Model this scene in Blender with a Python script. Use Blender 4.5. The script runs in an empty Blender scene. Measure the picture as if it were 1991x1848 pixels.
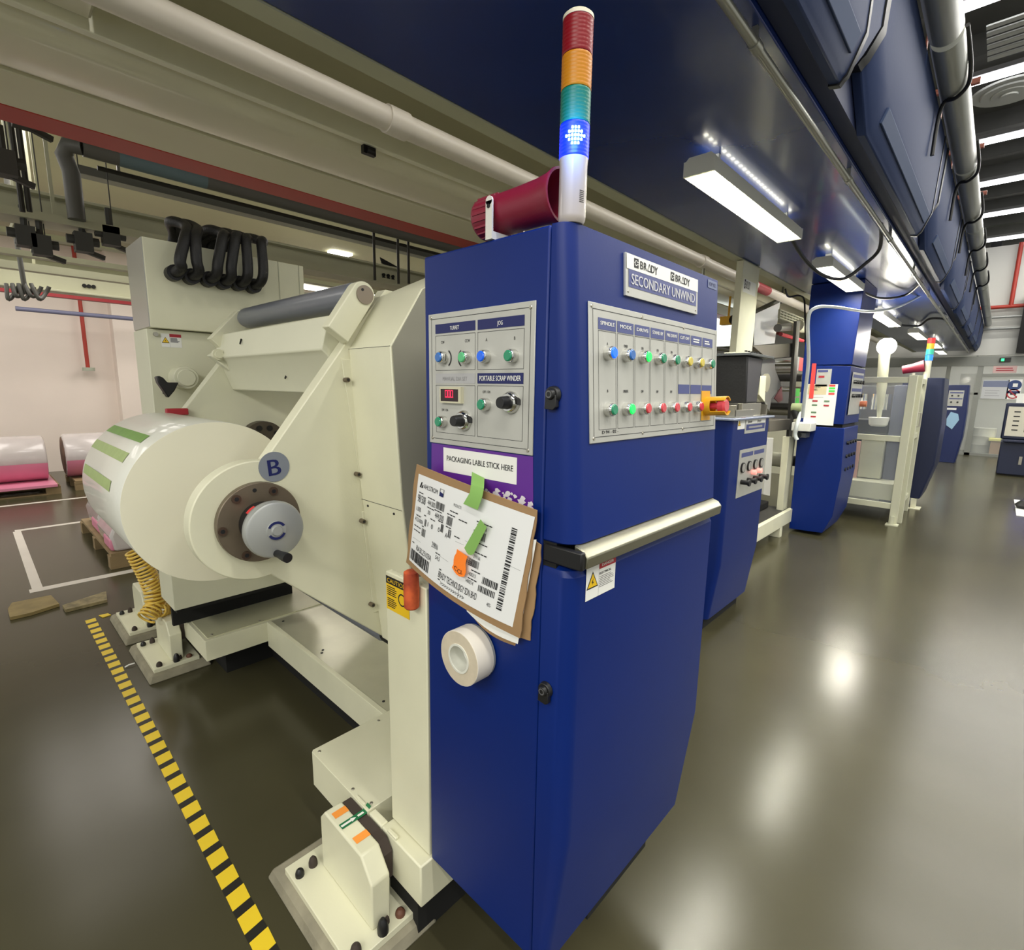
import bpy, bmesh, math, random
from math import sin, cos, pi, sqrt
from mathutils import Vector as V, Matrix

SC = bpy.context.scene
COL = SC.collection
random.seed(7)

# ------------------------------------------------------------------ camera
# X runs along the machine line (away, to the right), Y across it (to the left), Z up
PX = 1991.0; PY = 1848.0; FOC = 991.5
YAW, PITCH, ROLL = 0.753405, -0.168837, 0.01625487
CAM = V((-0.75142703, -0.58038422, 1.40))
_f = V((cos(PITCH)*cos(YAW), cos(PITCH)*sin(YAW), sin(PITCH)))
_r0 = V((sin(YAW), -cos(YAW), 0)); _u0 = _r0.cross(_f)
_r = cos(ROLL)*_r0 + sin(ROLL)*_u0
_u = -sin(ROLL)*_r0 + cos(ROLL)*_u0
cam_d = bpy.data.cameras.new('camera'); cam = bpy.data.objects.new('camera', cam_d); COL.objects.link(cam)
cam_d.sensor_fit = 'HORIZONTAL'; cam_d.sensor_width = 36.0; cam_d.lens = FOC/PX*36.0
cam_d.clip_start = 0.02; cam_d.clip_end = 200
cam.matrix_world = Matrix(((_r.x, _u.x, -_f.x, CAM.x), (_r.y, _u.y, -_f.y, CAM.y), (_r.z, _u.z, -_f.z, CAM.z), (0, 0, 0, 1)))
SC.camera = cam
SC.view_settings.view_transform = 'Standard'; SC.view_settings.look = 'None'
SC.view_settings.gamma = 1.0; SC.view_settings.use_curve_mapping = False
SC.view_settings.exposure = 0.72
SC.cycles.use_denoising = True
SC.cycles.max_bounces = 8
SC.cycles.sample_clamp_indirect = 6.0

def ray(px, py):
    return _r*((px-995.5)/FOC) + _u*(-(py-924.0)/FOC) + _f
def at(px, py, ax, v):
    """the point of the plane x, y or z = v that the photo shows at pixel px, py"""
    d = ray(px, py); i = 'xyz'.index(ax)
    return CAM + d*((v-CAM[i])/d[i])

# ------------------------------------------------------------------ world and large lights
w = bpy.data.worlds.new('hall_air'); SC.world = w; w.use_nodes = True
w.node_tree.nodes['Background'].inputs[0].default_value = (0.80, 0.82, 0.74, 1)
w.node_tree.nodes['Background'].inputs[1].default_value = 1.0
_nt = w.node_tree; _tc = _nt.nodes.new('ShaderNodeTexCoord'); _sx = _nt.nodes.new('ShaderNodeSeparateXYZ'); _rp = _nt.nodes.new('ShaderNodeValToRGB')
_nt.links.new(_tc.outputs['Generated'], _sx.inputs[0]); _nt.links.new(_sx.outputs['Z'], _rp.inputs['Fac'])
# open end of the hall: dim low down, brighter towards its lit ceiling
_rp.color_ramp.elements[0].position = 0.0; _rp.color_ramp.elements[0].color = (0.40, 0.40, 0.375, 1)
_rp.color_ramp.elements[1].position = 0.35; _rp.color_ramp.elements[1].color = (0.62, 0.63, 0.57, 1)
_nt.links.new(_rp.outputs['Color'], _nt.nodes['Background'].inputs[0])

def lin(c):
    return tuple(((x/255)/12.92 if x/255 <= 0.04045 else ((x/255+0.055)/1.055)**2.4) for x in c)

def area(loc, sx, sy, power, col=(1, 1, 1), rot=(0, 0, 0), name='area_light'):
    l = bpy.data.lights.new(name, 'AREA'); l.shape = 'RECTANGLE'; l.size = sx; l.size_y = sy
    l.energy = power; l.color = col
    o = bpy.data.objects.new(name, l); COL.objects.link(o); o.location = loc; o.rotation_euler = rot
    return o
NEUT = (1.0, 0.97, 0.88)
# the hall's ceiling tubes: rows across the aisle (they run along Y), some of them behind the camera
CEIL_X = [-2.4, -0.3, 1.9, 4.1, 6.1, 7.7, 9.7, 11.7, 13.8, 16.1]
for i, x in enumerate(CEIL_X):
    area((x, -2.4, 4.93), 0.12, 4.6, 60 if x > 3 else 80, NEUT)
# tubes over the roll store on the far side of the line
for x in (-2.6, 0.0, 2.6, 5.4):
    area((x, 6.6, 3.38), 1.3, 3.4, 52, (1.0, 0.94, 0.88))
# unseen tilted light added left behind the camera to brighten the stand
area((-3.9, -0.4, 3.4), 0.5, 4.2, 66, NEUT, rot=(0.25, -0.75, 0))

# ------------------------------------------------------------------ materials
MATS = {}
def mat(name, col, rough=0.5, metal=0.0, emit=None, es=1.0, var=0.0, vs=6.0, bump=0.0, bs=60.0, coat=0.0, alpha=1.0, trans=0.0, spec=0.5, col2=None):
    if name in MATS: return MATS[name]
    m = bpy.data.materials.new(name); m.use_nodes = True; nt = m.node_tree; b = nt.nodes['Principled BSDF']
    c = lin(col) + (1,)
    b.inputs['Base Color'].default_value = c; b.inputs['Roughness'].default_value = rough; b.inputs['Metallic'].default_value = metal
    b.inputs['Specular IOR Level'].default_value = spec
    if coat: b.inputs['Coat Weight'].default_value = coat; b.inputs['Coat Roughness'].default_value = 0.08
    if alpha < 1: b.inputs['Alpha'].default_value = alpha
    if trans: b.inputs['Transmission Weight'].default_value = trans
    if emit: b.inputs['Emission Color'].default_value = lin(emit) + (1,); b.inputs['Emission Strength'].default_value = es
    tc = None
    if var or col2:
        tc = nt.nodes.new('ShaderNodeTexCoord'); n = nt.nodes.new('ShaderNodeTexNoise'); n.inputs['Scale'].default_value = vs; n.inputs['Detail'].default_value = 6
        nt.links.new(tc.outputs['Object'], n.inputs['Vector'])
        r = nt.nodes.new('ShaderNodeValToRGB'); nt.links.new(n.outputs['Fac'], r.inputs['Fac'])
        k2 = lin(col2) if col2 else tuple(x*(1-var) for x in lin(col))
        r.color_ramp.elements[0].position = 0.35; r.color_ramp.elements[0].color = tuple(k2) + (1,)
        r.color_ramp.elements[1].position = 0.65; r.color_ramp.elements[1].color = c
        nt.links.new(r.outputs['Color'], b.inputs['Base Color'])
    if bump:
        tc = tc or nt.nodes.new('ShaderNodeTexCoord'); n2 = nt.nodes.new('ShaderNodeTexNoise'); n2.inputs['Scale'].default_value = bs; n2.inputs['Detail'].default_value = 4
        nt.links.new(tc.outputs['Object'], n2.inputs['Vector'])
        bp = nt.nodes.new('ShaderNodeBump'); bp.inputs['Strength'].default_value = bump; bp.inputs['Distance'].default_value = 0.01
        nt.links.new(n2.outputs['Fac'], bp.inputs['Height']); nt.links.new(bp.outputs['Normal'], b.inputs['Normal'])
    MATS[name] = m
    return m

BLUE = mat('blue_enamel', (2, 34, 108), 0.42, coat=0.0, bump=0.012, bs=180, var=0.08, vs=3, spec=0.3)
BLUE_DK = mat('blue_enamel_dull', (18, 34, 84), 0.42, bump=0.05, bs=160)
SOFFIT = mat('blue_gloss_soffit', (14, 46, 118), 0.26, coat=0.25, bump=0.04, bs=5, var=0.12, vs=2)
CREAM = mat('cream_machine_paint', (222, 220, 194), 0.42, var=0.07, vs=5, bump=0.03, bs=180)
CREAM2 = mat('cream_machine_paint_plain', (218, 217, 194), 0.5, var=0.06, vs=3)
CREAMG = mat('cream_grey_steel', (186, 186, 160), 0.5, var=0.08, vs=2)
PIPEW = mat('white_pipe', (226, 218, 206), 0.35)
GREYM = mat('grey_blue_rubber_roll', (106, 110, 120), 0.33, bump=0.02)
STEEL = mat('brushed_steel', (176, 172, 160), 0.33, 0.85, bump=0.05, bs=90)
CHROME = mat('chrome', (214, 214, 210), 0.14, 1.0)
ALU = mat('aluminium_plate', (186, 186, 180), 0.42, 0.25, var=0.06, vs=20)
BROWNM = mat('browned_steel', (118, 106, 90), 0.42, 0.45, var=0.15, vs=14)
BLACK = mat('black_plastic', (22, 22, 24), 0.4)
BLACKM = mat('black_matt', (12, 12, 12), 0.8)
WHITE = mat('white_sticker', (232, 232, 228), 0.5)
INK = mat('black_ink', (24, 24, 28), 0.6)
NAVY = mat('navy_print', (16, 26, 88), 0.5)
NAVY2 = mat('faded_navy_print', (70, 78, 130), 0.5)
GREYP = mat('grey_print', (150, 150, 152), 0.5)
REDP = mat('red_print', (170, 40, 52), 0.5)
YEL = mat('yellow_print', (232, 190, 30), 0.5)
RUBBER = mat('dark_rubber', (60, 50, 44), 0.8)

# ------------------------------------------------------------------ mesh builder
_txt = {}
def textmesh(s):
    if s in _txt: return _txt[s]
    cu = bpy.data.curves.new('lettering', 'FONT'); cu.body = s; cu.size = 1.0; cu.resolution_u = 3
    o = bpy.data.objects.new('lettering', cu); COL.objects.link(o)
    dg = bpy.context.evaluated_depsgraph_get(); dg.update()
    me = bpy.data.meshes.new_from_object(o.evaluated_get(dg))
    vs = [v.co.copy() for v in me.vertices]; fs = [tuple(p.vertices) for p in me.polygons]
    x0 = min(v.x for v in vs); x1 = max(v.x for v in vs)
    vs = [(v.x-x0, v.y/0.72) for v in vs]
    bpy.data.objects.remove(o); bpy.data.meshes.remove(me); bpy.data.curves.remove(cu)
    _txt[s] = (vs, fs, (x1-x0)); return _txt[s]

# scale and shift that together scale a group about the camera position
CAM_SCALE = [1.0, V((0, 0, 0))]
def cam_scale(p): return V(p)*CAM_SCALE[0] + CAM_SCALE[1]

class G:
    def __init__(s, m=None):
        s.v = []; s.f = []; s.mi = []; s.ms = []; s.cur = 0
        if m: s.m(m)
    def m(s, m):
        if m not in s.ms: s.ms.append(m)
        s.cur = s.ms.index(m); return s
    def add(s, vs, fs):
        n = len(s.v); s.v += [tuple(v) for v in vs]
        for f in fs: s.f.append(tuple(n+i for i in f)); s.mi.append(s.cur)
        return s
    def box(s, x0, x1, y0, y1, z0, z1):
        return s.add([(x0,y0,z0),(x1,y0,z0),(x1,y1,z0),(x0,y1,z0),(x0,y0,z1),(x1,y0,z1),(x1,y1,z1),(x0,y1,z1)],
                     [(0,3,2,1),(4,5,6,7),(0,1,5,4),(1,2,6,5),(2,3,7,6),(3,0,4,7)])
    def bar(s, a, b, w, h=None, up=(0,0,1)):
        a = V(a); b = V(b); h = h or w; d = (b-a).normalized(); up = V(up)
        if abs(d.dot(up)) > 0.98: up = V((0,1,0))
        x = d.cross(up).normalized()*w/2; y = x.cross(d).normalized()*h/2
        q = [a-x-y, a+x-y, a+x+y, a-x+y, b-x-y, b+x-y, b+x+y, b-x+y]
        return s.add(q, [(0,3,2,1),(4,5,6,7),(0,1,5,4),(1,2,6,5),(2,3,7,6),(3,0,4,7)])
    def prism(s, poly, ax, a, b):
        """poly: 2-D outline in the two other axes (x,y / x,z / y,z), extruded along ax from a to b"""
        def P(p, t):
            return {'x': (t, p[0], p[1]), 'y': (p[0], t, p[1]), 'z': (p[0], p[1], t)}[ax]
        n = len(poly)
        return s.add([P(p, a) for p in poly] + [P(p, b) for p in poly],
                     [tuple(range(n))[::-1], tuple(range(n, 2*n))] + [(i, (i+1) % n, n+(i+1) % n, n+i) for i in range(n)])
    def loft(s, secs, cap=True):
        n = len(secs[0]); vs = [p for q in secs for p in q]; fs = []
        for k in range(len(secs)-1):
            for i in range(n): fs.append((k*n+i, k*n+(i+1) % n, (k+1)*n+(i+1) % n, (k+1)*n+i))
        if cap: fs += [tuple(range(n))[::-1], tuple(range((len(secs)-1)*n, len(secs)*n))]
        return s.add(vs, fs)
    def rev(s, a, b, prof, n=24):
        """revolve prof [(t 0..1 along a-b, radius)]"""
        a = V(a); b = V(b); d = (b-a); L = d.length; d = d.normalized()
        up = V((0,0,1)) if abs(d.z) < 0.9 else V((1,0,0))
        x = d.cross(up).normalized(); y = d.cross(x)
        secs = [[a+d*(t*L)+x*(r*cos(2*pi*i/n))+y*(r*sin(2*pi*i/n)) for i in range(n)] for t, r in prof]
        return s.loft(secs)
    def cyl(s, a, b, r, r2=None, n=20): return s.rev(a, b, [(0, r), (1, r if r2 is None else r2)], n)
    def tube(s, pts, r, n=8, closed=False):
        pts = [V(p) for p in pts]; secs = []; px = None
        for i, p in enumerate(pts):
            d = (pts[min(i+1, len(pts)-1)] - pts[max(i-1, 0)]).normalized()
            if px is None:
                up = V((0,0,1)) if abs(d.z) < 0.9 else V((1,0,0)); px = d.cross(up).normalized()
            px = (px - d*px.dot(d)).normalized(); y = d.cross(px)
            secs.append([p+px*(r*cos(2*pi*k/n))+y*(r*sin(2*pi*k/n)) for k in range(n)])
        return s.loft(secs)
    def sphere(s, c, r, n=12, sz=1.0):
        c = V(c); secs = [[c+V((r*sin(pi*j/8)*cos(2*pi*i/n), r*sin(pi*j/8)*sin(2*pi*i/n), -r*sz*cos(pi*j/8))) for i in range(n)] for j in range(1, 8)]
        return s.loft(secs)
    def build(s, name, parent=None, bevel=0.0, seg=2, ang=35):
        me = bpy.data.meshes.new(name); me.from_pydata([tuple(cam_scale(p)) for p in s.v], [], s.f); me.update()
        for m in s.ms: me.materials.append(m)
        me.polygons.foreach_set('material_index', s.mi)
        bm = bmesh.new(); bm.from_mesh(me); bmesh.ops.recalc_face_normals(bm, faces=bm.faces); bm.to_mesh(me); bm.free()
        me.polygons.foreach_set('use_smooth', [True]*len(me.polygons))
        me.set_sharp_from_angle(angle=math.radians(ang))
        o = bpy.data.objects.new(name, me); COL.objects.link(o)
        if bevel:
            b = o.modifiers.new('edge', 'BEVEL'); b.width = bevel; b.segments = seg; b.limit_method = 'ANGLE'; b.angle_limit = math.radians(40)
        if parent:
            o.parent = parent; o.matrix_parent_inverse = Matrix.Translation(parent.location).inverted()
        return o

class F:
    """flat frame on a surface: u right, v up, w outward"""
    bold = True
    def __init__(s, o, u, v, n): s.o = V(o); s.u = V(u).normalized(); s.v = V(v).normalized(); s.n = V(n).normalized()
    def P(s, u, v, w=0.0): return s.o + s.u*u + s.v*v + s.n*w
    def uv(s, px, py):
        d = ray(px, py); t = (s.o-CAM).dot(s.n)/d.dot(s.n); p = CAM+d*t-s.o
        return p.dot(s.u), p.dot(s.v)
    def rect(s, g, m, u0, v0, u1, v1, w=0.0006, t=0.0):
        g.m(m)
        if t:
            q = [s.P(a, b, c) for c in (w-t, w) for a, b in ((u0,v0),(u1,v0),(u1,v1),(u0,v1))]
            return g.add(q, [(0,3,2,1),(4,5,6,7),(0,1,5,4),(1,2,6,5),(2,3,7,6),(3,0,4,7)])
        return g.add([s.P(u0,v0,w), s.P(u1,v0,w), s.P(u1,v1,w), s.P(u0,v1,w)], [(0,1,2,3)])
    def outline(s, g, m, u0, v0, u1, v1, th, w=0.0008):
        s.rect(g, m, u0, v0, u1, v0+th, w); s.rect(g, m, u0, v1-th, u1, v1, w)
        s.rect(g, m, u0, v0+th, u0+th, v1-th, w); s.rect(g, m, u1-th, v0+th, u1, v1-th, w)
    def text(s, g, m, t, u, v, h, width=None, w=0.001, al='c'):
        vs, fs, L = textmesh(t); k = (width/L) if width else h*1.0
        W = L*k; off = {'c': -W/2, 'l': 0, 'r': -W}[al]
        g.m(m)
        for d in (0.0, 0.045*min(h, k) if s.bold else 0.0)[:2 if s.bold else 1]: g.add([s.P(u+off+x*k+d, v+y*h, w+(0.00025 if d else 0)) for x, y in vs], fs)
    def cyl(s, g, m, u, v, w0, w1, r, r2=None, n=24):
        g.m(m); g.cyl(s.P(u, v, w0), s.P(u, v, w1), r, r2, n)
    def poly(s, g, m, pts, w=0.001):
        g.m(m); g.add([s.P(a, b, w) for a, b in pts], [tuple(range(len(pts)))])
    def lines(s, g, m, u0, v0, u1, v1, n, th, w=0.001, ragged=0.3):
        for i in range(n):
            v = v1 - (i+0.5)*(v1-v0)/n; r = random.random()*ragged
            s.rect(g, m, u0, v-th/2, u1-(u1-u0)*r, v+th/2, w)
    def arc(s, g, m, u, v, r0, r1, a0, a1, n=16, w=0.001):
        g.m(m); A = [a0+(a1-a0)*i/n for i in range(n+1)]
        g.add([s.P(u+r*cos(a), v+r*sin(a), w) for r in (r0, r1) for a in A], [(i, i+1, n+2+i, n+1+i) for i in range(n)])

def thing(name, label, cat, loc=(0,0,0), group=None):
    o = bpy.data.objects.new(name, None); COL.objects.link(o); o.location = cam_scale(loc); o.empty_display_size = 0.05
    o['label'] = label; o['category'] = cat
    if group: o['group'] = group
    return o
def tag(o, label, cat, group=None, kind=None):
    if label: o['label'] = label
    if cat: o['category'] = cat
    if group: o['group'] = group
    if kind: o['kind'] = kind
    return o
def lab(o, label): o['label'] = label; return o
def struct(o, label=None):
    o['kind'] = 'structure'
    if label: o['label'] = label
    return o
def dup(root, loc, label=None):
    r = root.copy(); COL.objects.link(r); r.location = loc
    if label: r['label'] = label
    for ch in [c for c in bpy.data.objects if c.parent == root]:
        c = ch.copy(); COL.objects.link(c); c.parent = r; c.matrix_parent_inverse = ch.matrix_parent_inverse.copy()
        for gch in [x for x in bpy.data.objects if x.parent == ch]:
            d = gch.copy(); COL.objects.link(d); d.parent = c; d.matrix_parent_inverse = gch.matrix_parent_inverse.copy()
    return r
# ------------------------------------------------------------------ the hall
fm = mat('epoxy_floor', (86, 82, 58), 0.16, spec=0.38)
nt = fm.node_tree; b = nt.nodes['Principled BSDF']
tc = nt.nodes.new('ShaderNodeTexCoord'); n1 = nt.nodes.new('ShaderNodeTexNoise'); n1.inputs['Scale'].default_value = 0.9; n1.inputs['Detail'].default_value = 7
nt.links.new(tc.outputs['Object'], n1.inputs['Vector'])
r1 = nt.nodes.new('ShaderNodeValToRGB'); r1.color_ramp.elements[0].position = 0.3; r1.color_ramp.elements[0].color = lin((62, 59, 42)) + (1,)
r1.color_ramp.elements[1].position = 0.75; r1.color_ramp.elements[1].color = lin((74, 71, 52)) + (1,)
nt.links.new(n1.outputs['Fac'], r1.inputs['Fac']); nt.links.new(r1.outputs['Color'], b.inputs['Base Color'])
n3 = nt.nodes.new('ShaderNodeTexNoise'); n3.inputs['Scale'].default_value = 2.3; n3.inputs['Detail'].default_value = 2; nt.links.new(tc.outputs['Object'], n3.inputs['Vector'])
mr = nt.nodes.new('ShaderNodeMapRange'); mr.inputs[3].default_value = 0.215; mr.inputs[4].default_value = 0.235
nt.links.new(n3.outputs['Fac'], mr.inputs[0]); nt.links.new(mr.outputs[0], b.inputs['Roughness'])
n4 = nt.nodes.new('ShaderNodeTexNoise'); n4.inputs['Scale'].default_value = 3.0; n4.inputs['Detail'].default_value = 0; nt.links.new(tc.outputs['Object'], n4.inputs['Vector'])
bp = nt.nodes.new('ShaderNodeBump'); bp.inputs['Strength'].default_value = 0.05; bp.inputs['Distance'].default_value = 0.02
nt.links.new(n4.outputs['Fac'], bp.inputs['Height']); nt.links.new(bp.outputs['Normal'], b.inputs['Normal'])
g = G(fm); g.box(-4.5, 24, -5.5, 11, -0.1, 0); struct(g.build('floor'), 'glossy dark olive epoxy floor')

WALLP = mat('pinkish_white_wall', (236, 224, 214), 0.75, var=0.05, vs=1.5)
WALLG = mat('grey_wall', (150, 152, 150), 0.7, var=0.06, vs=1)
CEILM = mat('dark_deck_ceiling', (86, 86, 82), 0.8, var=0.2, vs=2)
g = G(WALLP); g.box(-4.5, 24, 10, 10.2, 0, 5.6)
g.box(at(211, 615, 'y', 10).x, at(211, 615, 'y', 10).x+3.0, 9.75, 10.0, 0, 5.6)
struct(g.build('wall_left'), 'pinkish white plastered wall with a shallow pier')
g = G(mat('off_white_far_wall', (196, 196, 190), 0.7, var=0.05, vs=0.7)); g.box(22, 22.2, -8, 10, 0, 5.6); struct(g.build('wall_front'))
area((18.5, -1.2, 3.6), 2.5, 3.0, 110, NEUT)  # unseen light added to brighten the space behind the glazed partition
g = G(CEILM); g.box(-7, 22.2, -8, 10, 5.6, 5.75)
for i in range(24):
    x = -6.5+i*1.2; g.box(x, x+0.12, -8, 0.6, 5.35, 5.6)
struct(g.build('ceiling'), 'dark corrugated deck ceiling with purlins')
# glazed partition at the end of the aisle
GX = 15.5
FRG = mat('grey_window_frame', (140, 142, 136), 0.45, 0.2)
g = G(FRG)
for px, wd in ((1893, 0.10), (1991, 0.07)):
    y = at(px, 800, 'x', GX).y; g.box(GX, GX+0.08, y-wd/2, y+wd/2, 0, 2.15)
g.box(GX, GX+0.08, 0.33, 0.41, 0, 2.15); g.box(GX, GX+0.08, -3.4, -3.3, 0, 2.15); g.box(GX, GX+0.08, 2.4, 2.5, 0, 2.15)
g.box(GX, GX+0.08, -3.4, 2.5, 0, 0.06); g.box(GX-0.02, GX+0.1, -3.4, 2.5, 2.08, 2.30)
g.box(GX, GX+0.08, -0.95, -0.25, 1.84, 1.90); g.box(GX, GX+0.08, -0.22, 0.4, 1.42, 1.47)
fr = struct(g.build('window_1'), 'grey framed glazed partition across the end of the aisle')
GLS = mat('clear_glass', (236, 244, 244), 0.03, alpha=0.10, spec=0.6)
g = G(GLS); g.box(GX+0.03, GX+0.045, -3.3, 2.4, 0.06, 2.08); lab(g.build('window_pane', fr), 'clear glass')
g = G(mat('off_white_panel', (206, 206, 200), 0.6)); g.box(GX+0.0, GX+0.1, -3.4, 2.5, 2.32, 4.7); struct(g.build('wall_partition'), 'pale panelling above the glazed partition')
# ------------------------------------------------------------------ near operator cabinet (scaled down about the camera, hung 25 cm above the floor)
CAM_SCALE[:] = [0.885, V((-0.0864, -0.0667, 0.161))]
cab = thing('operator_cabinet', 'tall blue operator cabinet marked SECONDARY UNWIND, nearest the camera, studded with lit push buttons', 'cabinet', (0.33, 0.2, 0))
g = G(BLUE); g.box(0.0, 0.653, 0.040, 0.41, 0.10, 1.69)
g.build('body', cab, 0.004)
g = G(BLACKM); g.box(0.20, 0.50, 0.02, 0.404, 0.050, 0.0995)  # hidden support added beneath the raised cabinet to hold it up
g.build('added_support', cab)
g = G(BLACKM); g.box(0.004, 0.64, 0.006, 0.0395, 1.04, 1.11); g.build('shadow_gap_liner', cab)
def door_sec(z, yf, r=0.034, ins=0.0, x1=0.653):
    p = [(0+ins, 0.037, z)]
    for i in range(9):
        a = pi + (pi/2)*i/8
        p.append((ins+r+r*cos(a), yf+ins+r+r*sin(a), z))
    p += [(x1-ins, yf+ins, z), (x1-ins, 0.037, z)]
    return p
g = G(BLUE); g.loft([door_sec(1.104, -0.032, 0.034, 0.004), door_sec(1.108, -0.0365), door_sec(1.69, 0.0, 0.03)])
up = g.build('upper_door', cab, 0.0015)
g = G(BLUE); g.loft([door_sec(0.102, 0.004, 0.022), door_sec(0.45, -0.036), door_sec(1.040, -0.036), door_sec(1.052, -0.033, 0.034, 0.003), door_sec(1.058, -0.024, 0.03, 0.010)])
low = g.build('lower_door', cab, ang=20)
# aluminium pull rail between the doors
g = G(mat('rail_aluminium', (150, 148, 130), 0.32, 0.9, bump=0.03, bs=30))
g.prism([(-0.030, 1.108), (-0.052, 1.100), (-0.062, 1.088), (-0.060, 1.066), (-0.044, 1.064), (-0.036, 1.070), (-0.030, 1.070)], 'x', 0.012, 0.652)
rail = g.build('pull_rail', cab, 0.002)
g = G(BLACK); g.box(-0.002, 0.0118, -0.058, 0.036, 1.064, 1.100); g.build('rail_end_cap', cab, 0.003)
FL = F((0, 0.41, 0), (0, -1, 0), (0, 0, 1), (-1, 0, 0))       # left face: u = 0.41 - y
nrm = V((0, -0.5815, -0.0365)).normalized()
FR = F((0, 0, 1.69), (1, 0, 0), (0, 0.0365, 0.582), (0, -0.582, 0.0365))
FLo = F((0, -0.036, 0), (1, 0, 0), (0, 0, 1), (0, -1, 0))
# latches
for (px, py) in ((1078, 768), (1063, 1340)):
    u, v = FL.uv(px, py)
    g = G(BLACK); FL.cyl(g, BLACK, u, v, 0.0005, 0.010, 0.017, 0.015); FL.cyl(g, BLACK, u, v+0.001, 0.010, 0.017, 0.011, 0.009)
    g.m(BLACK); q = [(-0.012, 0.0), (0.012, 0.0), (0.013, -0.022), (0.006, -0.028), (-0.014, -0.026)]
    g.loft([[FL.P(u+a, v+b2, 0.002) for a, b2 in q], [FL.P(u+a, v+b2, 0.012) for a, b2 in q]])
    FL.arc(g, mat('grey_slot', (90, 90, 92), 0.4), u, v+0.001, 0.0045, 0.007, 0, 2*pi, 20, 0.0175)
    lab(g.build('door_latch', cab, 0.001), 'black quarter-turn latch')

LENS = {}
def lens(nm, col, e=0.0):
    return mat('lens_'+nm, col, 0.22, emit=col if e else None, es=e, coat=0.4)
L_BLUE_ON = lens('blue_lit', (10, 84, 255), 1.0); L_GREEN_ON = lens('green_lit', (20, 225, 84), 0.75)
L_BLUE = lens('blue', (44, 104, 180)); L_BLUEB = lens('bright_blue', (16, 92, 216), 0.12)
L_GREEN = lens('green', (28, 134, 96)); L_GREENL = lens('pale_green', (84, 180, 120)); L_YEL = lens('yellow', (206, 186, 70)); L_RED = lens('red', (206, 62, 72))
def push_button(fr, u, v, ln, par, label, r=0.0135, h=0.020, lit=False):
    g = G(CHROME); c = CHROME
    g.rev(fr.P(u, v, 0.001), fr.P(u, v, h), [(0, r), (0.15, r*1.02), (0.75, r), (0.92, r*0.94), (1.0, r*0.86)], 28)
    g.m(ln); g.rev(fr.P(u, v, h-0.003), fr.P(u, v, h+0.0028), [(0, r*0.80), (0.7, r*0.80), (1.0, r*0.66)], 24)
    return lab(g.build('push_button', par), label)

# ---- left control panel
def sq(fr, a, b2):
    u0, v1 = fr.uv(*a); u1, v0 = fr.uv(*b2); return u0, v0, u1, v1
LU0, LU1, LV0, LV1 = 0.018, 0.342, 1.270, 1.562
pl = G(ALU); FL.rect(pl, ALU, LU0, LV0, LU1, LV1, 0.003, 0.0028)
pan = lab(pl.build('control_panel', cab, 0.0008), 'aluminium panel with turret, jog and scrap winder controls')
g = G(INK); I = 0.011
FL.outline(g, INK, LU0+I, LV0+I, LU1-I, LV1-I, 0.0011, 0.0035)
U = lambda px, py: FL.uv(px, py)
a0 = U(849, 650)[0]; a1 = U(926.5, 650)[0]; b0 = U(931, 650)[0]; b1 = U(1022, 640)[0]
t_top = U(849, 632)[1]; t_bot = U(849, 650)[1]; bx_t = t_bot-0.0045; bx_b = U(849, 721)[1]
m_top = U(849, 727)[1]; m_bot = U(849, 745.5)[1]; lo_b = U(849, 840)[1]
for (x0, x1, tm) in ((a0, a1, 'TURRET'), (b0, b1, 'JOG')):
    FL.rect(g, NAVY, x0, t_bot, x1, t_top, 0.0036); FL.text(g, WHITE, tm, (x0+x1)/2, t_bot+(t_top-t_bot)*0.28, (t_top-t_bot)*0.42, w=0.0040)
    FL.outline(g, INK, x0, bx_b, x1, bx_t, 0.0008, 0.0035)
FL.rect(g, mat('worn_print', (168, 168, 170), 0.5), a0, m_bot, a1, m_top, 0.0036); FL.text(g, GREYP, 'MANUAL DIA SET', (a0+a1)/2, m_bot+0.006, 0.009, (a1-a0)*0.62, 0.004)
FL.rect(g, NAVY, b0, m_bot, b1, m_top, 0.0036); FL.text(g, WHITE, 'PORTABLE SCRAP WINDER', (b0+b1)/2, m_bot+0.006, 0.0105, (b1-b0)*0.9, 0.004)
FL.outline(g, INK, a0, lo_b, a1, m_bot-0.004, 0.0008, 0.0035); FL.outline(g, INK, b0, lo_b, b1, m_bot-0.004, 0.0008, 0.0035)
for t, px, py in (('CW', 863, 666), ('CCW', 911, 663), ('A', 948, 661), ('B', 1003, 658)):
    u, v = U(px, py); FL.text(g, INK, t, u, v-0.003, 0.0065, w=0.0036)
u, v = U(948, 762); FL.text(g, INK, 'OFF / ON', u, v-0.003, 0.0055, w=0.0036)
u, v = U(867, 797); FL.text(g, INK, 'OFF / ON', u, v-0.003, 0.0055, w=0.0036)
u, v = U(872, 697); FL.arc(g, INK, u-0.006, v, 0.0175, 0.0210, -1.0, 1.0, 12, 0.0037)
u, v = U(899, 697); FL.arc(g, INK, u+0.010, v, 0.0175, 0.0210, pi-1.0, pi+1.0, 12, 0.0037)
for px, py in ((840, 619), (1034, 598), (843, 851), (1028, 876)):
    u, v = U(px, py); FL.cyl(g, STEEL, u, v, 0.003, 0.0048, 0.0042, 0.003, 12)
g.build('panel_print', pan)
for px, py, ln, lb in ((866, 696, L_BLUE, 'dull blue button of TURRET CW'), (911, 696, L_GREENL, 'pale green button of TURRET CCW'),
                       (948, 694, L_BLUEB, 'bright blue button of JOG A'), (1001, 693, L_GREEN, 'green button of JOG B'),
                       (948, 787, L_GREEN, 'green on/off button of the scrap winder'), (865, 820, L_GREEN, 'green on/off button under the red readout')):
    u, v = U(px, py); push_button(FL, u, v, ln, pan, lb)
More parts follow.
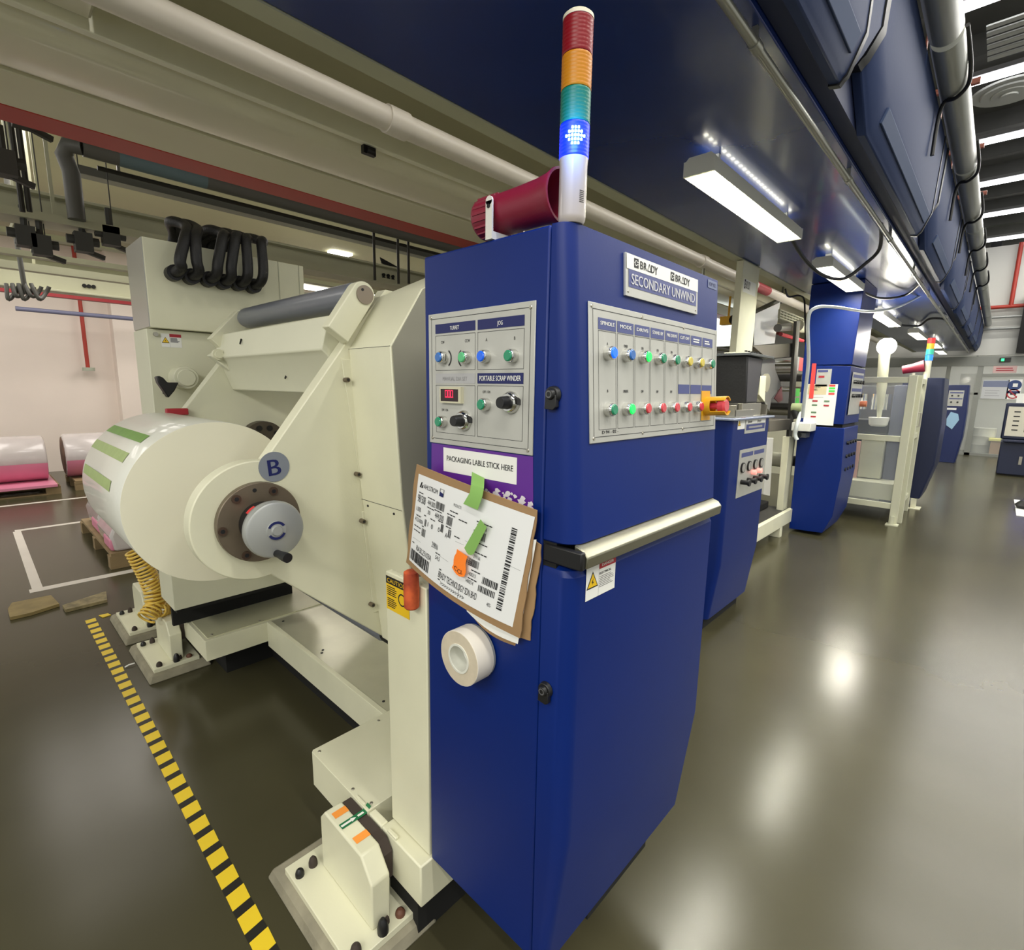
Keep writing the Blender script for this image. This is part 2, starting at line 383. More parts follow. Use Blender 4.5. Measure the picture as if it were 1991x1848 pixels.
for px, py, lb in ((996, 783, 'black rotary knob of the scrap winder'), (905, 818, 'black rotary knob beside the red readout')):
    u, v = U(px, py); g = G(CHROME)
    g.rev(FL.P(u, v, 0.001), FL.P(u, v, 0.016), [(0, 0.0225), (0.3, 0.023), (0.8, 0.020), (1, 0.017)], 30)
    g.m(BLACK); g.rev(FL.P(u, v, 0.015), FL.P(u, v, 0.036), [(0, 0.0135), (0.15, 0.0128), (0.85, 0.0118), (1, 0.0108)], 26)
    g.add([FL.P(u+0.017, v+0.012, 0.002), FL.P(u+0.026, v+0.006, 0.002), FL.P(u+0.026, v-0.004, 0.002), FL.P(u+0.026, v-0.004, 0.014), FL.P(u+0.026, v+0.006, 0.014), FL.P(u+0.017, v+0.014, 0.014)], [(0,1,2,3,4,5)])
    lab(g.build('rotary_knob', pan), lb)
u0, v0 = U(863, 783); u1, v1 = U(900, 753)
g = G(mat('readout_frame', (196, 192, 166), 0.5)); FL.rect(g, g.ms[0], u0, v0, u1+0.006, v1, 0.012, 0.0115)
FL.rect(g, mat('readout_window', (40, 10, 16), 0.2), u0+0.004, v0+0.004, u1-0.002, v1-0.005, 0.0125)
SEG = mat('red_led', (255, 50, 90), 0.5, emit=(255, 40, 80), es=0.9)
for k in range(3):
    uu = u0+0.021+k*0.0095; vv = v0+0.013; ww = 0.0068; hh = 0.0145
    for s_ in ((0, 0, 1, 0), (0, 1, 1, 1), (0, 0, 0, 1), (1, 0, 1, 1)):
        FL.rect(g, SEG, uu+s_[0]*ww-0.0008, vv+s_[1]*hh-0.0008, uu+s_[2]*ww+0.0008, vv+s_[3]*hh+0.0008, 0.0130)
FL.rect(g, SEG, u0+0.0385, vv-0.001, u0+0.0397, vv+0.0005, 0.0130)
lab(g.build('digital_readout', pan, 0), 'small digital readout showing red 000')

# ---- purple placard with its white label
g = G(mat('purple_film', (92, 36, 140), 0.35)); P_ = g.ms[0]
FL.poly(g, P_, [(0.022, 1.268), (0.342, 1.268), (0.345, 1.19), (0.346, 1.135), (0.30, 1.142), (0.22, 1.160), (0.12, 1.172), (0.03, 1.185), (0.020, 1.20)], 0.0008)
u0, v1 = U(863, 870); u1, _ = U(1006, 905); v0 = U(1006, 943)[1]
FL.rect(g, WHITE, u0, v0, u1, v1, 0.0014); FL.text(g, INK, 'PACKAGING LABLE STICK HERE', (u0+u1)/2+0.001, v0+0.026, 0.0125, (u1-u0)*0.90, 0.0019)
TORN = mat('torn_paper_residue', (214, 208, 214), 0.8)
pa_ = FL.uv(905, 945); pb_ = FL.uv(1036, 985)
for k in range(40):
    a = random.random()**0.7; uu = pa_[0]+(pb_[0]-pa_[0])*a; vv = pa_[1]+(pb_[1]-pa_[1])*a+random.uniform(-0.008, 0.010)-0.006*sin(7*a); rr = random.uniform(0.003, 0.009)
    n = 7; FL.poly(g, TORN, [(uu+rr*random.uniform(0.5, 1.3)*cos(2*pi*i/n), vv+rr*random.uniform(0.4, 1.0)*sin(2*pi*i/n)) for i in range(n)], 0.0015+0.00002*k)
lab(g.build('placard', cab), 'purple film with a white label reading PACKAGING LABLE STICK HERE')

# ---- right control panel
R = lambda px, py: FR.uv(px, py)
ru0 = (R(1141, 586)[0]+R(1146, 862)[0])/2; ru1 = (R(1392, 643)[0]+R(1389, 836)[0])/2
rv1 = (R(1141, 586)[1]+R(1392, 643)[1])/2; rv0 = (R(1146, 862)[1]+R(1389, 836)[1])/2
g = G(ALU); FR.rect(g, ALU, ru0, rv0, ru1, rv1, 0.003, 0.0028)
pr = lab(g.build('control_panel', cab, 0.0008), 'aluminium panel with eight columns of buttons')
g = G(INK); FR.outline(g, INK, ru0+0.012, rv0+0.011, ru1-0.012, rv1-0.011, 0.0011, 0.0035)
cu0 = R(1158.5, 620)[0]; cu1 = R(1383.5, 665)[0]
names = ['SPINDLE', 'MODE', 'DRIVE', 'STAND BY', 'PRE DRIVE', 'CUT OFF', 'WEB', 'RESET']
row1 = [L_BLUE_ON, L_BLUE, L_GREEN_ON, L_GREEN, L_GREEN, L_YEL, L_YEL, L_GREEN]
row1n = ['lit blue', 'unlit blue', 'lit green', 'dull green', 'dull green', 'yellow', 'yellow', 'dull green']
row2 = [L_GREEN, L_GREEN_ON, L_RED, L_RED, L_RED, L_RED, L_RED, None]
row2n = ['dull green', 'lit green', 'red', 'red', 'red', 'red', 'red', '']
ordn = ['first', 'second', 'third', 'fourth', 'fifth', 'sixth', 'seventh', 'eighth']
t1 = ['A', 'OVER', 'ON', 'ON', 'ON', '', '', '']; t2 = ['B', 'UNDER', 'OFF', 'OFF', 'OFF', '', '', '']
hv1 = R(1158.5, 617)[1]; hv0 = R(1158.5, 640)[1]; cb = R(1160, 837)[1]; W8 = (cu1-cu0)/8
bl = []
for k in range(8):
    x0 = cu0+k*W8+0.0025; x1 = cu0+(k+1)*W8-0.0025; xc = (x0+x1)/2
    nv = NAVY if k < 5 else NAVY
    FR.rect(g, NAVY2, x0, hv0, x1, hv1, 0.0036); FR.outline(g, INK, x0, cb, x1, hv0-0.002, 0.0008, 0.0035)
    if k < 6: FR.text(g, WHITE, names[k], xc, hv0+0.009, 0.0072, min(W8*0.72, 0.011*len(names[k])), 0.004)
    else: FR.lines(g, WHITE, x0+0.012, hv0+0.005, x1-0.012, hv1-0.005, 2, 0.003, 0.004)
    if t1[k]: FR.text(g, INK, t1[k], xc, hv0-0.028, 0.0058, w=0.0036)
    if t2[k]: FR.text(g, INK, t2[k], xc, (hv0+cb)/2-0.023, 0.0058, w=0.0036)
    if k >= 5:
        hm = R(1350, 749)[1]; FR.rect(g, NAVY2, x0, hm-0.022, x1, hm, 0.0037)
v1r = R(1185, 689)[1]; v2r = R(1185, 797)[1]
u, v = R(1168, 842); FR.text(g, INK, 'D 94 - 02 -', u, v-0.002, 0.0062, 0.058, 0.0036, 'l')
for px, py in ((1148, 595), (1246, 618), (1327, 638), (1152, 853), (1247, 842), (1325, 834)):
    u, v = R(px, py); FR.cyl(g, STEEL, u, v, 0.003, 0.0046, 0.0038, 0.003, 12)
g.build('panel_print', pr)
for k in range(8):
    xc = cu0+(k+0.5)*W8
    push_button(FR, xc-0.002, v1r, row1[k], pr, row1n[k]+' button, '+ordn[k]+' of the upper row')
    if row2[k]: push_button(FR, xc-0.002, v2r, row2[k], pr, row2n[k]+' button, '+ordn[k]+' of the lower row')
# emergency stop
xc = cu0+7.45*W8; g = G(YEL); YE = mat('yellow_guard', (214, 158, 24), 0.45)
FR.rect(g, YE, xc-0.030, v2r-0.036, xc+0.024, v2r+0.040, 0.0045, 0.001)
g.m(YE); n = 30
def cring(wa, wb, a0, a1, n):
    A = [a0+(a1-a0)*i/n for i in range(n+1)]
    g.loft([[FR.P(xc+r0*cos(a), v2r+r0*sin(a), w0) for w0, r0 in ((wa, 0.0245), (wb, 0.0245), (wb, 0.0218), (wa, 0.0218))] for a in A])
cring(0.004, 0.022, 0, 2*pi, 30); cring(0.0215, 0.060, 0.62, pi-0.62, 14); cring(0.0215, 0.060, pi+0.62, 2*pi-0.62, 14)
g.m(L_RED); g.rev(FR.P(xc, v2r, 0.004), FR.P(xc, v2r, 0.058), [(0, 0.008), (0.60, 0.009), (0.66, 0.019), (0.92, 0.020), (1, 0.015)], 26)
lab(g.build('emergency_stop', pr), 'red mushroom stop in a yellow collar')

# ---- nameplate
su0 = R(1212, 490)[0]; su1 = (R(1353, 545)[0]+R(1352, 611)[0])/2; sv1 = R(1212, 491)[1]; sv0 = R(1213, 575)[1]; H = sv1-sv0; W = su1-su0
g = G(ALU); FR.rect(g, ALU, su0, sv0, su1, sv1, 0.005, 0.0045)
FR.rect(g, NAVY2 if 0 else mat('nameplate_blue', (52, 62, 124), 0.4), su0+0.011, sv0+0.018, su1-0.009, sv1-0.026, 0.0056)
FR.rect(g, WHITE, su0+0.003, sv1-0.030, su1-0.001, sv1-0.001, 0.0060)
SIL = mat('silver_letter', (196, 196, 204), 0.4)
FR.text(g, SIL, 'SECONDARY UNWIND', (su0+su1)/2, sv0+0.0245, 0.0215, W*0.88, 0.0064)
def brady(g, fr, u, v, h, k=1.0, w=0.0066):
    """square mark and word of the maker's sticker"""
    fr.rect(g, INK, u, v, u+h*1.02, v+h*1.05, w)
    fr.arc(g, WHITE, u+h*0.45, v+h*0.52, h*0.22, h*0.31, 0.25, 2*pi-0.25, 22, w+0.0002)
    fr.rect(g, WHITE, u, v+h*0.47, u+h*0.16, v+h*0.57, w+0.0002)
    fr.rect(g, WHITE, u+h*0.66, v+h*0.62, u+h*1.02, v+h*0.70, w+0.0002); fr.rect(g, WHITE, u+h*0.66, v+h*0.36, u+h*1.02, v+h*0.44, w+0.0002)
    x = u+h*1.38
    for ch in 'BR':
        fr.text(g, INK, ch, x, v+h*0.06, h*0.92, h*0.52*k, w, 'l'); x += h*0.66*k
    t = h*0.12; aw = h*0.80*k
    fr.poly(g, INK, [(x-0.02*h, v+0.06*h), (x+aw*0.5-t*0.5, v+h*0.98), (x+aw*0.5+t*0.5, v+h*0.98), (x+t*0.9, v+0.06*h)], w)
    fr.poly(g, INK, [(x+aw-t*0.9, v+0.06*h), (x+aw*0.5-t*0.5, v+h*0.98), (x+aw*0.5+t*0.5, v+h*0.98), (x+aw+0.02*h, v+0.06*h)], w)
    fr.rect(g, INK, x+t*0.4, v+0.06*h, x+aw-t*0.4, v+0.06*h+t, w)
    x += aw*0.98
    fr.text(g, INK, 'D', x-0.08*h, v+h*0.06, h*0.92, h*0.62*k, w, 'l'); x += h*0.56*k
    fr.text(g, INK, 'Y', x, v+h*0.0, h*0.98, h*0.66*k, w, 'l')
brady(g, FR, su0+0.031, sv1-0.0240, 0.0175, 1.28); brady(g, FR, su0+W*0.565, sv1-0.0240, 0.0175, 1.28)
for uu in (su0+0.010, su1-0.010): FR.cyl(g, STEEL, uu, sv0+0.009, 0.005, 0.0062, 0.003, 0.002, 10)
lab(g.build('nameplate', cab, 0), 'sign plate reading SECONDARY UNWIND under a white sticker')
u0, v1 = R(1376, 543); u1, v0 = R(1393, 560)
g = G(mat('grey_tag', (92, 104, 140), 0.5)); FR.rect(g, g.ms[0], u0, v1-0.020, min(u1, 0.652), v1, 0.001); FR.text(g, NAVY, 'OP 02', (u0+u1)/2-0.001, v1-0.0145, 0.0095, (u1-u0)*0.72, 0.0016)
lab(g.build('number_tag', cab), 'small grey tag reading OP 02')
# electrical warning sticker on the lower door
u0, v1 = FLo.uv(1140, 1101); u1, _ = FLo.uv(1197, 1081); v0 = FLo.uv(1139, 1170)[1]
def warn(g, fr, u0, v0, u1, v1, w=0.001):
    Wd = u1-u0; Hh = v1-v0; k = u0+Wd*0.42
    fr.rect(g, WHITE, u0, v0, u1, v1, w); fr.rect(g, REDP, k, v1-Hh*0.24, u1, v1-Hh*0.01, w+0.0003)
    fr.rect(g, GREYP, k-0.0004, v0, k+0.0002, v1, w+0.0003)
    c = u0+Wd*0.21; t = Wd*0.18; b_ = v0+Hh*0.33
    fr.poly(g, INK, [(c-t*1.05, b_-t*0.1), (c+t*1.05, b_-t*0.1), (c, b_+t*1.75)], w+0.0003); fr.poly(g, YEL, [(c-t*0.85, b_+t*0.05), (c+t*0.85, b_+t*0.05), (c, b_+t*1.5)], w+0.0006)
    fr.poly(g, INK, [(c-t*0.10, b_+t*0.25), (c+t*0.22, b_+t*0.55), (c+t*0.02, b_+t*0.6), (c+t*0.12, b_+t*1.0), (c-t*0.22, b_+t*0.5), (c, b_+t*0.5)], w+0.0009)
    return k, b_, Wd, Hh
g = G(WHITE); k, b_, Wd, Hh = warn(g, FLo, u0, v0, u1, v1)
FLo.text(g, WHITE, 'DANGER', (k+u1)/2, v1-Hh*0.18, Hh*0.08, (u1-k)*0.7, 0.0016)
FLo.text(g, INK, 'ELECTRICAL', k+0.0015, v0+Hh*0.60, Hh*0.065, (u1-k)*0.7, 0.0014, 'l')
FLo.lines(g, INK, k+0.0015, v0+Hh*0.22, u1-0.003, v0+Hh*0.56, 7, Hh*0.014, 0.0014)
lab(g.build('warning_sticker', cab), 'white and red electrical warning sticker on the lower door')

# ------------------------------------------------------------------ things on the cabinet
# signal tower
TX, TY = 0.030, 0.016
tw = thing('signal_tower', 'tall signal tower with red, amber, green and lit blue rings on the near cabinet', 'signal light', (TX, TY, 1.69))
def ring(name, z0, z1, m, par, r=0.0262, ribs=9, x=TX, y=TY, n=32):
    prof = [(0, r*0.97)]
    for k in range(ribs):
        a = k/ribs; b2 = (k+1)/ribs; prof += [(a+0.02, r*0.985), (a+0.4/ribs, r), (b2-0.02, r*0.985)]
    prof += [(1, r*0.97)]; g = G(m); g.rev((x, y, z0), (x, y, z1), prof, n); return g.build(name, par, ang=60)
g = G(mat('tower_grey_base', (184, 176, 172), 0.3, coat=0.3)); g.rev((TX, TY, 1.6905), (TX, TY, 1.797), [(0, 0.020), (0.05, 0.0235), (0.12, 0.0245), (0.9, 0.0245), (1, 0.0255)], 32)
g.m(INK)
for k in range(7): g.add([(TX+0.0249*cos(a), TY+0.0249*sin(a), 1.722+k*0.003+dz) for dz in (0, 0.0012) for a in (4.3, 4.5, 4.7)], [(0,1,4,3), (1,2,5,4)])
g.build('base', tw)
def plas(nm, col, e, es=0): return mat('tower_'+nm, col, 0.34, emit=e, es=es, spec=0.35)
lab(ring('blue_ring', 1.797, 1.851, mat('tower_blue', (6, 40, 220), 0.35, emit=(2, 34, 255), es=0.9), tw), 'lit blue ring')
g = G(mat('tower_blue_core', (190, 225, 255), 0.3, emit=(150, 215, 255), es=7))
for k in range(5):
    for a in range(7):
        aa = 3.25+a*0.20; zz = 1.812+k*0.0062; r0 = 0.0266
        if abs(a-3)+abs(k-2)*1.2 < 3.8: g.box(TX+r0*cos(aa)-0.0013, TX+r0*cos(aa)+0.0013, TY+r0*sin(aa)-0.0013, TY+r0*sin(aa)+0.0013, zz, zz+0.0036)
lab(g.build('light_emitting_dots', tw), 'glowing white-blue facets')
lab(ring('green_ring', 1.852, 1.904, plas('green', (10, 112, 90), None), tw), 'unlit green ring')
lab(ring('amber_ring', 1.905, 1.957, plas('amber', (190, 120, 16), None), tw), 'unlit amber ring')
lab(ring('red_ring', 1.958, 2.012, plas('red', (128, 12, 24), None), tw), 'unlit dark red ring')
g = G(mat('tower_cap_white', (220, 214, 190), 0.4)); g.rev((TX, TY, 2.012), (TX, TY, 2.021), [(0, 0.0262), (0.6, 0.0262), (1, 0.022)], 32); g.build('cap', tw)
tl = bpy.data.lights.new('tower_glow', 'POINT'); tl.energy = 0.35; tl.color = (0.1, 0.3, 1.0); tl.shadow_soft_size = 0.02
o = bpy.data.objects.new('tower_glow', tl); COL.objects.link(o); o.location = cam_scale((TX-0.045, TY-0.035, 1.825))

# siren horn
HORN = mat('wine_red_plastic', (126, 22, 48), 0.42, bump=0.05, bs=300)
hn = thing('siren_horn', 'wine red siren horn lying on the near cabinet beside the signal tower', 'siren', (0.05, 0.15, 1.69))
a = V((0.045, 0.262, 1.748)); b_ = V((0.045, 0.050, 1.751))
g = G(HORN); g.rev(a, b_, [(0, 0.036), (0.02, 0.040), (0.06, 0.0415), (0.30, 0.0395), (0.55, 0.0395), (0.78, 0.041), (0.92, 0.0445), (0.985, 0.049), (1.0, 0.0485), (1.0, 0.044), (0.8, 0.030), (0.6, 0.012)], 40)
g.build('horn_body', hn)
g = G(HORN)
for k in range(20):
    t = 2*pi*k/20; y0, y1 = 0.252, 0.205
    g.bar((0.045+0.0405*cos(t), y0, 1.748+0.0405*sin(t)), (0.045+0.0395*cos(t), y1, 1.749+0.0395*sin(t)), 0.0045, 0.0045)
g.build('cooling_rib', hn)
g = G(mat('white_bracket', (214, 212, 204), 0.4)); g.box(-0.004, 0.0, 0.186, 0.204, 1.705, 1.762)
g.cyl((-0.004, 0.195, 1.762), (0.0, 0.195, 1.762), 0.009, n=16); g.box(-0.004, 0.09, 0.186, 0.204, 1.6905, 1.705); g.box(0.088, 0.092, 0.186, 0.204, 1.6905, 1.762)
g.m(BLACK); g.cyl((-0.006, 0.195, 1.752), (-0.003, 0.195, 1.752), 0.004, n=10); lab(g.build('bracket', hn), 'pale mounting bracket')

# papers taped to the cabinet's narrow side
class Sheet:
    """gently bowed sheet given by four corner points (tl, tr, br, bl)"""
    def __init__(s, tl, tr, br, bl, bow=0.012): s.c = [V(p) for p in (tl, tr, br, bl)]; s.bow = bow
    def P(s, u, v, w=0.0):
        tl, tr, br, bl = s.c
        p = (bl*(1-u)+br*u)*(1-v)+(tl*(1-u)+tr*u)*v
        n = (tr-tl).cross(tl-bl).normalized()
        if n.x > 0: n = -n
        return p + n*(w - s.bow*(2*u-1)**2*(0.4+0.6*(1-v))) + V((0, 0, -0.008*(1-v)*sin(pi*u)))
    def fill(s, g, m, out, w, n=20, t=0.0):
        """out: closed outline in u, v; filled as a fan strip between left and right edges by rows"""
        g.m(m)
        for ww in ([w] if not t else [w, w-t]):
            g.add([s.P(u, v, ww) for u, v in out], [])
        return g
def sheet_grid(s, g, m, left, right, n, k, w, t):
    """left(v), right(v): u limits; a solid of thickness t"""
    g.m(m); vs = []; fs = []
    for lay in (w, w-t):
        for j in range(k+1):
            v = j/k
            for i in range(n+1):
                u = left(v)+(right(v)-left(v))*i/n; vs.append(s.P(u, v, lay))
    N = (n+1)*(k+1)
    for j in range(k):
        for i in range(n):
            a = j*(n+1)+i; fs.append((a, a+1, a+n+2, a+n+1)); fs.append((N+a, N+a+n+1, N+a+n+2, N+a+1))
    for i in range(n):
        fs.append((i, N+i, N+i+1, i+1)); a = k*(n+1)+i; fs.append((a, a+1, N+a+1, N+a))
    for j in range(k):
        a = j*(n+1); fs.append((a, a+n+1, N+a+n+1, N+a)); a = j*(n+1)+n; fs.append((a, N+a, N+a+n+1, a+n+1))
    g.add(vs, fs)
KRAFT = mat('brown_kraft_board', (158, 126, 88), 0.8, var=0.12, vs=9)
def px4(tl, tr, br, bl, xs):
    return [at(p[0], p[1], 'x', x) for p, x in zip((tl, tr, br, bl), xs)]
def jag(amp, f, ph): return lambda v: amp*(sin(f*v+ph)+0.5*sin(2.3*f*v+1.7*ph))
def card(name, corners, lft, rgt, label, grp=None, w=0.0, extra=None, bow=0.012):
    s = Sheet(*corners, bow=bow); g = G(KRAFT); sheet_grid(s, g, KRAFT, lft, rgt, 14, 14, w, 0.0022)
    o = tag(g.build(name), label, 'cardboard', grp)
    return s, o
j1 = jag(0.010, 19, 1.0); j2 = jag(0.012, 15, 2.0); j3 = jag(0.02, 11, 0.4)
card('torn_cardboard', px4((945, 1000), (1038, 1085), (1000, 1262), (905, 1192), (-0.008, -0.006, -0.010, -0.012)), lambda v: 0+j1(v), lambda v: 1+j3(v), 'torn brown board sticking out lowest, hindmost of the taped boards')
card('torn_cardboard', px4((960, 990), (1050, 1062), (1022, 1250), (930, 1180), (-0.014, -0.012, -0.016, -0.018)), lambda v: 0+j1(v), lambda v: 1+j2(v), 'torn brown board with a ragged right edge, middle of the taped boards')
s0 = Sheet(*px4((900, 1060), (1042, 1050), (1004, 1254), (905, 1190), (-0.020, -0.018, -0.021, -0.022)), bow=0.004)
g = G(WHITE); sheet_grid(s0, g, WHITE, lambda v: 0, lambda v: 1, 8, 8, 0, 0.0006)
tag(g.build('paper_sheet'), 'plain white sheet peeping out beneath the front board', 'paper')
cm = px4((806, 903), (1042, 994), (1003, 1246), (782, 1096), (-0.040, -0.024, -0.034, -0.040))
card('torn_cardboard', cm, lambda v: 0.0+0.006*sin(14*v), lambda v: 1.0+0.004*sin(23*v), 'brown board carrying the big white shipping label')
# shipping label
sl = Sheet(*px4((811, 922), (1037, 1007), (989, 1224), (788, 1091), (-0.0425, -0.0265, -0.0365, -0.0425)), bow=0.012)
g = G(mat('white_label_paper', (228, 229, 230), 0.45)); sheet_grid(sl, g, g.ms[0], lambda v: 0, lambda v: 1, 16, 12, 0.0, 0.0006)
lbl = tag(g.build('shipping_label'), 'large creased white shipping label with bar codes on the front board', 'label')
asp = 0.72
class SF(F):
    bold = False
    def __init__(s, sh): s.s = sh
    def P(s, u, v, w=0.0): return s.s.P(u, v, w)
SL = SF(sl); g = G(INK)
def T(t, u, v, h, wd, al='l', m=None): SL.text(g, m or INK, t, u, v, h, wd, 0.0012, al)
def bars(u0, v0, u1, v1, n, vert=True, m=None):
    k = 0.0; random.seed(int(u0*1000+v0*77)); x = 0
    while x < 1:
        wd = random.choice((0.4, 0.7, 1.1))/n
        if vert: SL.rect(g, m or INK, u0+(u1-u0)*x, v0, u0+(u1-u0)*min(1, x+wd), v1, 0.0012)
        else: SL.rect(g, m or INK, u0, v0+(v1-v0)*x, u1, v0+(v1-v0)*min(1, x+wd), 0.0012)
        x += wd+random.choice((0.35, 0.6, 0.9))/n
T('AHLSTROM', 0.075, 0.875, 0.050, 0.145)
SL.poly(g, INK, [(0.03, 0.87), (0.045, 0.93), (0.055, 0.93), (0.045, 0.87)], 0.0012); SL.poly(g, INK, [(0.050, 0.87), (0.060, 0.905), (0.068, 0.905), (0.062, 0.87)], 0.0012)
SL.outline(g, INK, 0.240, 0.87, 0.280, 0.945, 0.004, 0.0012); SL.poly(g, NAVY, [(0.245, 0.87), (0.275, 0.87), (0.280, 0.905), (0.240, 0.915)], 0.0012)
T('981508', 0.025, 0.710, 0.085, 0.085); T('1.000', 0.022, 0.610, 0.05, 0.05); T('444.000', 0.135, 0.730, 0.055, 0.078); T('.00', 0.145, 0.635, 0.045, 0.03)
T('444.000', 0.225, 0.640, 0.060, 0.088); T('4123-0006', 0.02, 0.495, 0.045, 0.09); T('1  0', 0.165, 0.510, 0.05, 0.055); T('0', 0.275, 0.520, 0.05, 0.016); T('A', 0.350, 0.505, 0.05, 0.02)
T('29IN', 0.235, 0.335, 0.060, 0.062); T('RA3L25103A', 0.075, 0.180, 0.062, 0.175); T('54.5', 0.29, 0.240, 0.045, 0.045); T('FEB', 0.575, 0.370, 0.045, 0.045)
T('BRADY TECHNOLOGY SDN BHD', 0.345, 0.085, 0.068, 0.36); T('>>>>>>>>>>>', 0.375, 0.020, 0.045, 0.23); T('402-', 0.79, 0.085, 0.035, 0.035)
T('1400215', 0.605, 0.280, 0.036, 0.065); T('1400214', 0.595, 0.205, 0.036, 0.065); T('7031496646', 0.605, 0.730, 0.038, 0.085); T('291916A', 0.625, 0.455, 0.038, 0.055); T('PRODUCTS', 0.385, 0.835, 0.028, 0.07)
bars(0.012, 0.035, 0.235, 0.160, 26); bars(0.865, 0.10, 0.905, 0.86, 52, False); bars(0.222, 0.735, 0.305, 0.810, 22); bars(0.345, 0.635, 0.395, 0.720, 12); bars(0.128, 0.495, 0.148, 0.57, 6); bars(0.300, 0.535, 0.325, 0.615, 6)
bars(0.110, 0.375, 0.150, 0.46, 9); bars(0.375, 0.520, 0.400, 0.600, 5); bars(0.590, 0.635, 0.690, 0.710, 26); bars(0.595, 0.370, 0.680, 0.440, 26); bars(0.725, 0.265, 0.845, 0.330, 18); bars(0.705, 0.180, 0.835, 0.240, 18)
for (u0, v0, n_) in ((0.03, 0.81, 2), (0.13, 0.80, 3), (0.135, 0.70, 3), (0.215, 0.712, 3), (0.03, 0.555, 2), (0.115, 0.60, 1), (0.185, 0.60, 2), (0.265, 0.625, 2), (0.02, 0.435, 3), (0.02, 0.385, 3), (0.02, 0.235, 1), (0.36, 0.775, 3), (0.34, 0.735, 3), (0.45, 0.73, 3), (0.60, 0.785, 5), (0.59, 0.60, 5), (0.625, 0.51, 4), (0.625, 0.335, 3), (0.61, 0.25, 3), (0.285, 0.30, 2), (0.345, 0.165, 1), (0.345, 0.06, 1), (0.105, 0.475, 1), (0.345, 0.61, 2), (0.435, 0.56, 2)):
    for k in range(n_): SL.rect(g, INK, u0+k*0.026, v0, u0+k*0.026+0.022, v0+0.010, 0.0012)
SL.rect(g, GREYP, 0.02, 0.565, 0.60, 0.568, 0.0011); SL.rect(g, GREYP, 0.02, 0.29, 0.42, 0.293, 0.0011); SL.rect(g, GREYP, 0.55, 0.0, 0.553, 0.15, 0.0011); SL.rect(g, GREYP, 0.45, 0.52, 0.98, 0.523, 0.0011)
g.build('label_print', lbl)
TAPE = mat('green_masking_tape', (132, 178, 92), 0.6, alpha=0.9)
def strip(name, q, w, label, m=TAPE, grp=None, cat='tape'):
    s = Sheet(*q, bow=0.001); gg = G(m); sheet_grid(s, gg, m, lambda v: 0, lambda v: 1, 4, 6, w, 0.0004); return tag(gg.build(name), label, cat, grp)
rows = [[at(*p_, 'x', x_) for p_ in pp] for x_, pp in ((-0.002, ((918, 918), (942, 930))), (-0.040, ((916, 942), (941, 950))), (-0.046, ((914, 958), (938, 966))), (-0.0465, ((901, 980), (929, 992))))]
g = G(TAPE); fl_ = [q_ for r_ in rows for q_ in r_]; g.add(fl_ + [q_+V((-0.0005, 0, 0)) for q_ in fl_], [(0, 1, 3, 2), (2, 3, 5, 4), (4, 5, 7, 6), (8, 9, 11, 10), (10, 11, 13, 12), (12, 13, 15, 14)])
tag(g.build('green_tape'), 'strip of green tape from the purple film down to the label\'s top', 'tape')
strip('green_tape', px4((934, 1010), (946, 1026), (920, 1078), (902, 1066), (-0.045, -0.045, -0.048, -0.048)), 0, 'strip of green tape across the middle of the label')
ORG = mat('orange_sticker_paper', (255, 132, 40), 0.5)
so = Sheet(*px4((888, 1068), (908, 1082), (902, 1122), (878, 1104), (-0.0475, -0.047, -0.048, -0.0475)), bow=0.001)
g = G(ORG); sheet_grid(so, g, ORG, lambda v: 0.05*sin(9*v), lambda v: 1+0.06*sin(7*v), 5, 5, 0, 0.0005); SO = SF(so); SO.text(g, INK, 'CCL', 0.5, 0.12, 0.18, 0.7, 0.0008)
tag(g.build('orange_sticker'), 'crumpled orange sticker lying over the shipping label', 'sticker')

# roll of tape on its peg
c = at(892, 1281, 'x', -0.058); tr = thing('tape_roll', 'roll of white translucent tape hung on the cabinet side below the boards', 'tape roll', (0, c.y, c.z))
g = G(mat('tape_side', (206, 194, 172), 0.6, var=0.1, vs=40)); n = 40
def ringm(g, x0, x1, ro, ri, m=None):
    if m: g.m(m)
    secs = [[(x, c.y+r*cos(2*pi*i/n), c.z+r*sin(2*pi*i/n)) for i in range(n)] for x, r in ((x0, ri), (x0, ro), (x1, ro), (x1, ri), (x0, ri))]
    g.loft(secs, cap=False)
ringm(g, -0.058, -0.010, 0.062, 0.034); g.m(mat('tape_edge_white', (222, 216, 206), 0.5)); ringm(g, -0.0575, -0.0095, 0.0632, 0.0621); g.build('tape', tr, 0.0004)
g = G(mat('tape_core', (214, 214, 204), 0.5)); ringm(g, -0.060, -0.012, 0.034, 0.029); lab(g.build('core', tr), 'pale grey core')
g = G(mat('clear_disc', (176, 180, 184), 0.2, alpha=0.6)); g.cyl((-0.009, c.y, c.z), (-0.003, c.y, c.z), 0.062, n=36); g.m(WHITE); g.cyl((-0.022, c.y, c.z), (0.0, c.y, c.z), 0.028, n=20)
lab(g.build('peg', tr), 'white peg with a clear backing disc')

# orange foam grip hanging at the corner
c = at(800, 1150, 'x', -0.020)
g = G(mat('orange_foam', (206, 92, 46), 0.75, var=0.3, vs=30, col2=(150, 54, 30)))
g.rev((-0.020, c.y, c.z-0.046), (-0.020, c.y, c.z+0.056), [(0, 0.016), (0.04, 0.0195), (0.5, 0.0205), (0.96, 0.019), (1, 0.013)], 24)
tag(g.build('foam_sleeve'), 'stained orange foam sleeve hanging beside the caution sticker', 'foam sleeve')
CAM_SCALE[:] = [1.0, V((0, 0, 0))]
# ------------------------------------------------------------------ unwind stand (turret machine) left of the cabinet
AX, AZ = -0.286, 1.065            # axis of the spindle / paper roll (parallel to Y)
um = thing('unwind_stand', 'big cream turret unwind machine holding the white paper roll, marked B on its arm', 'machine', (0.4, 1.2, 0))
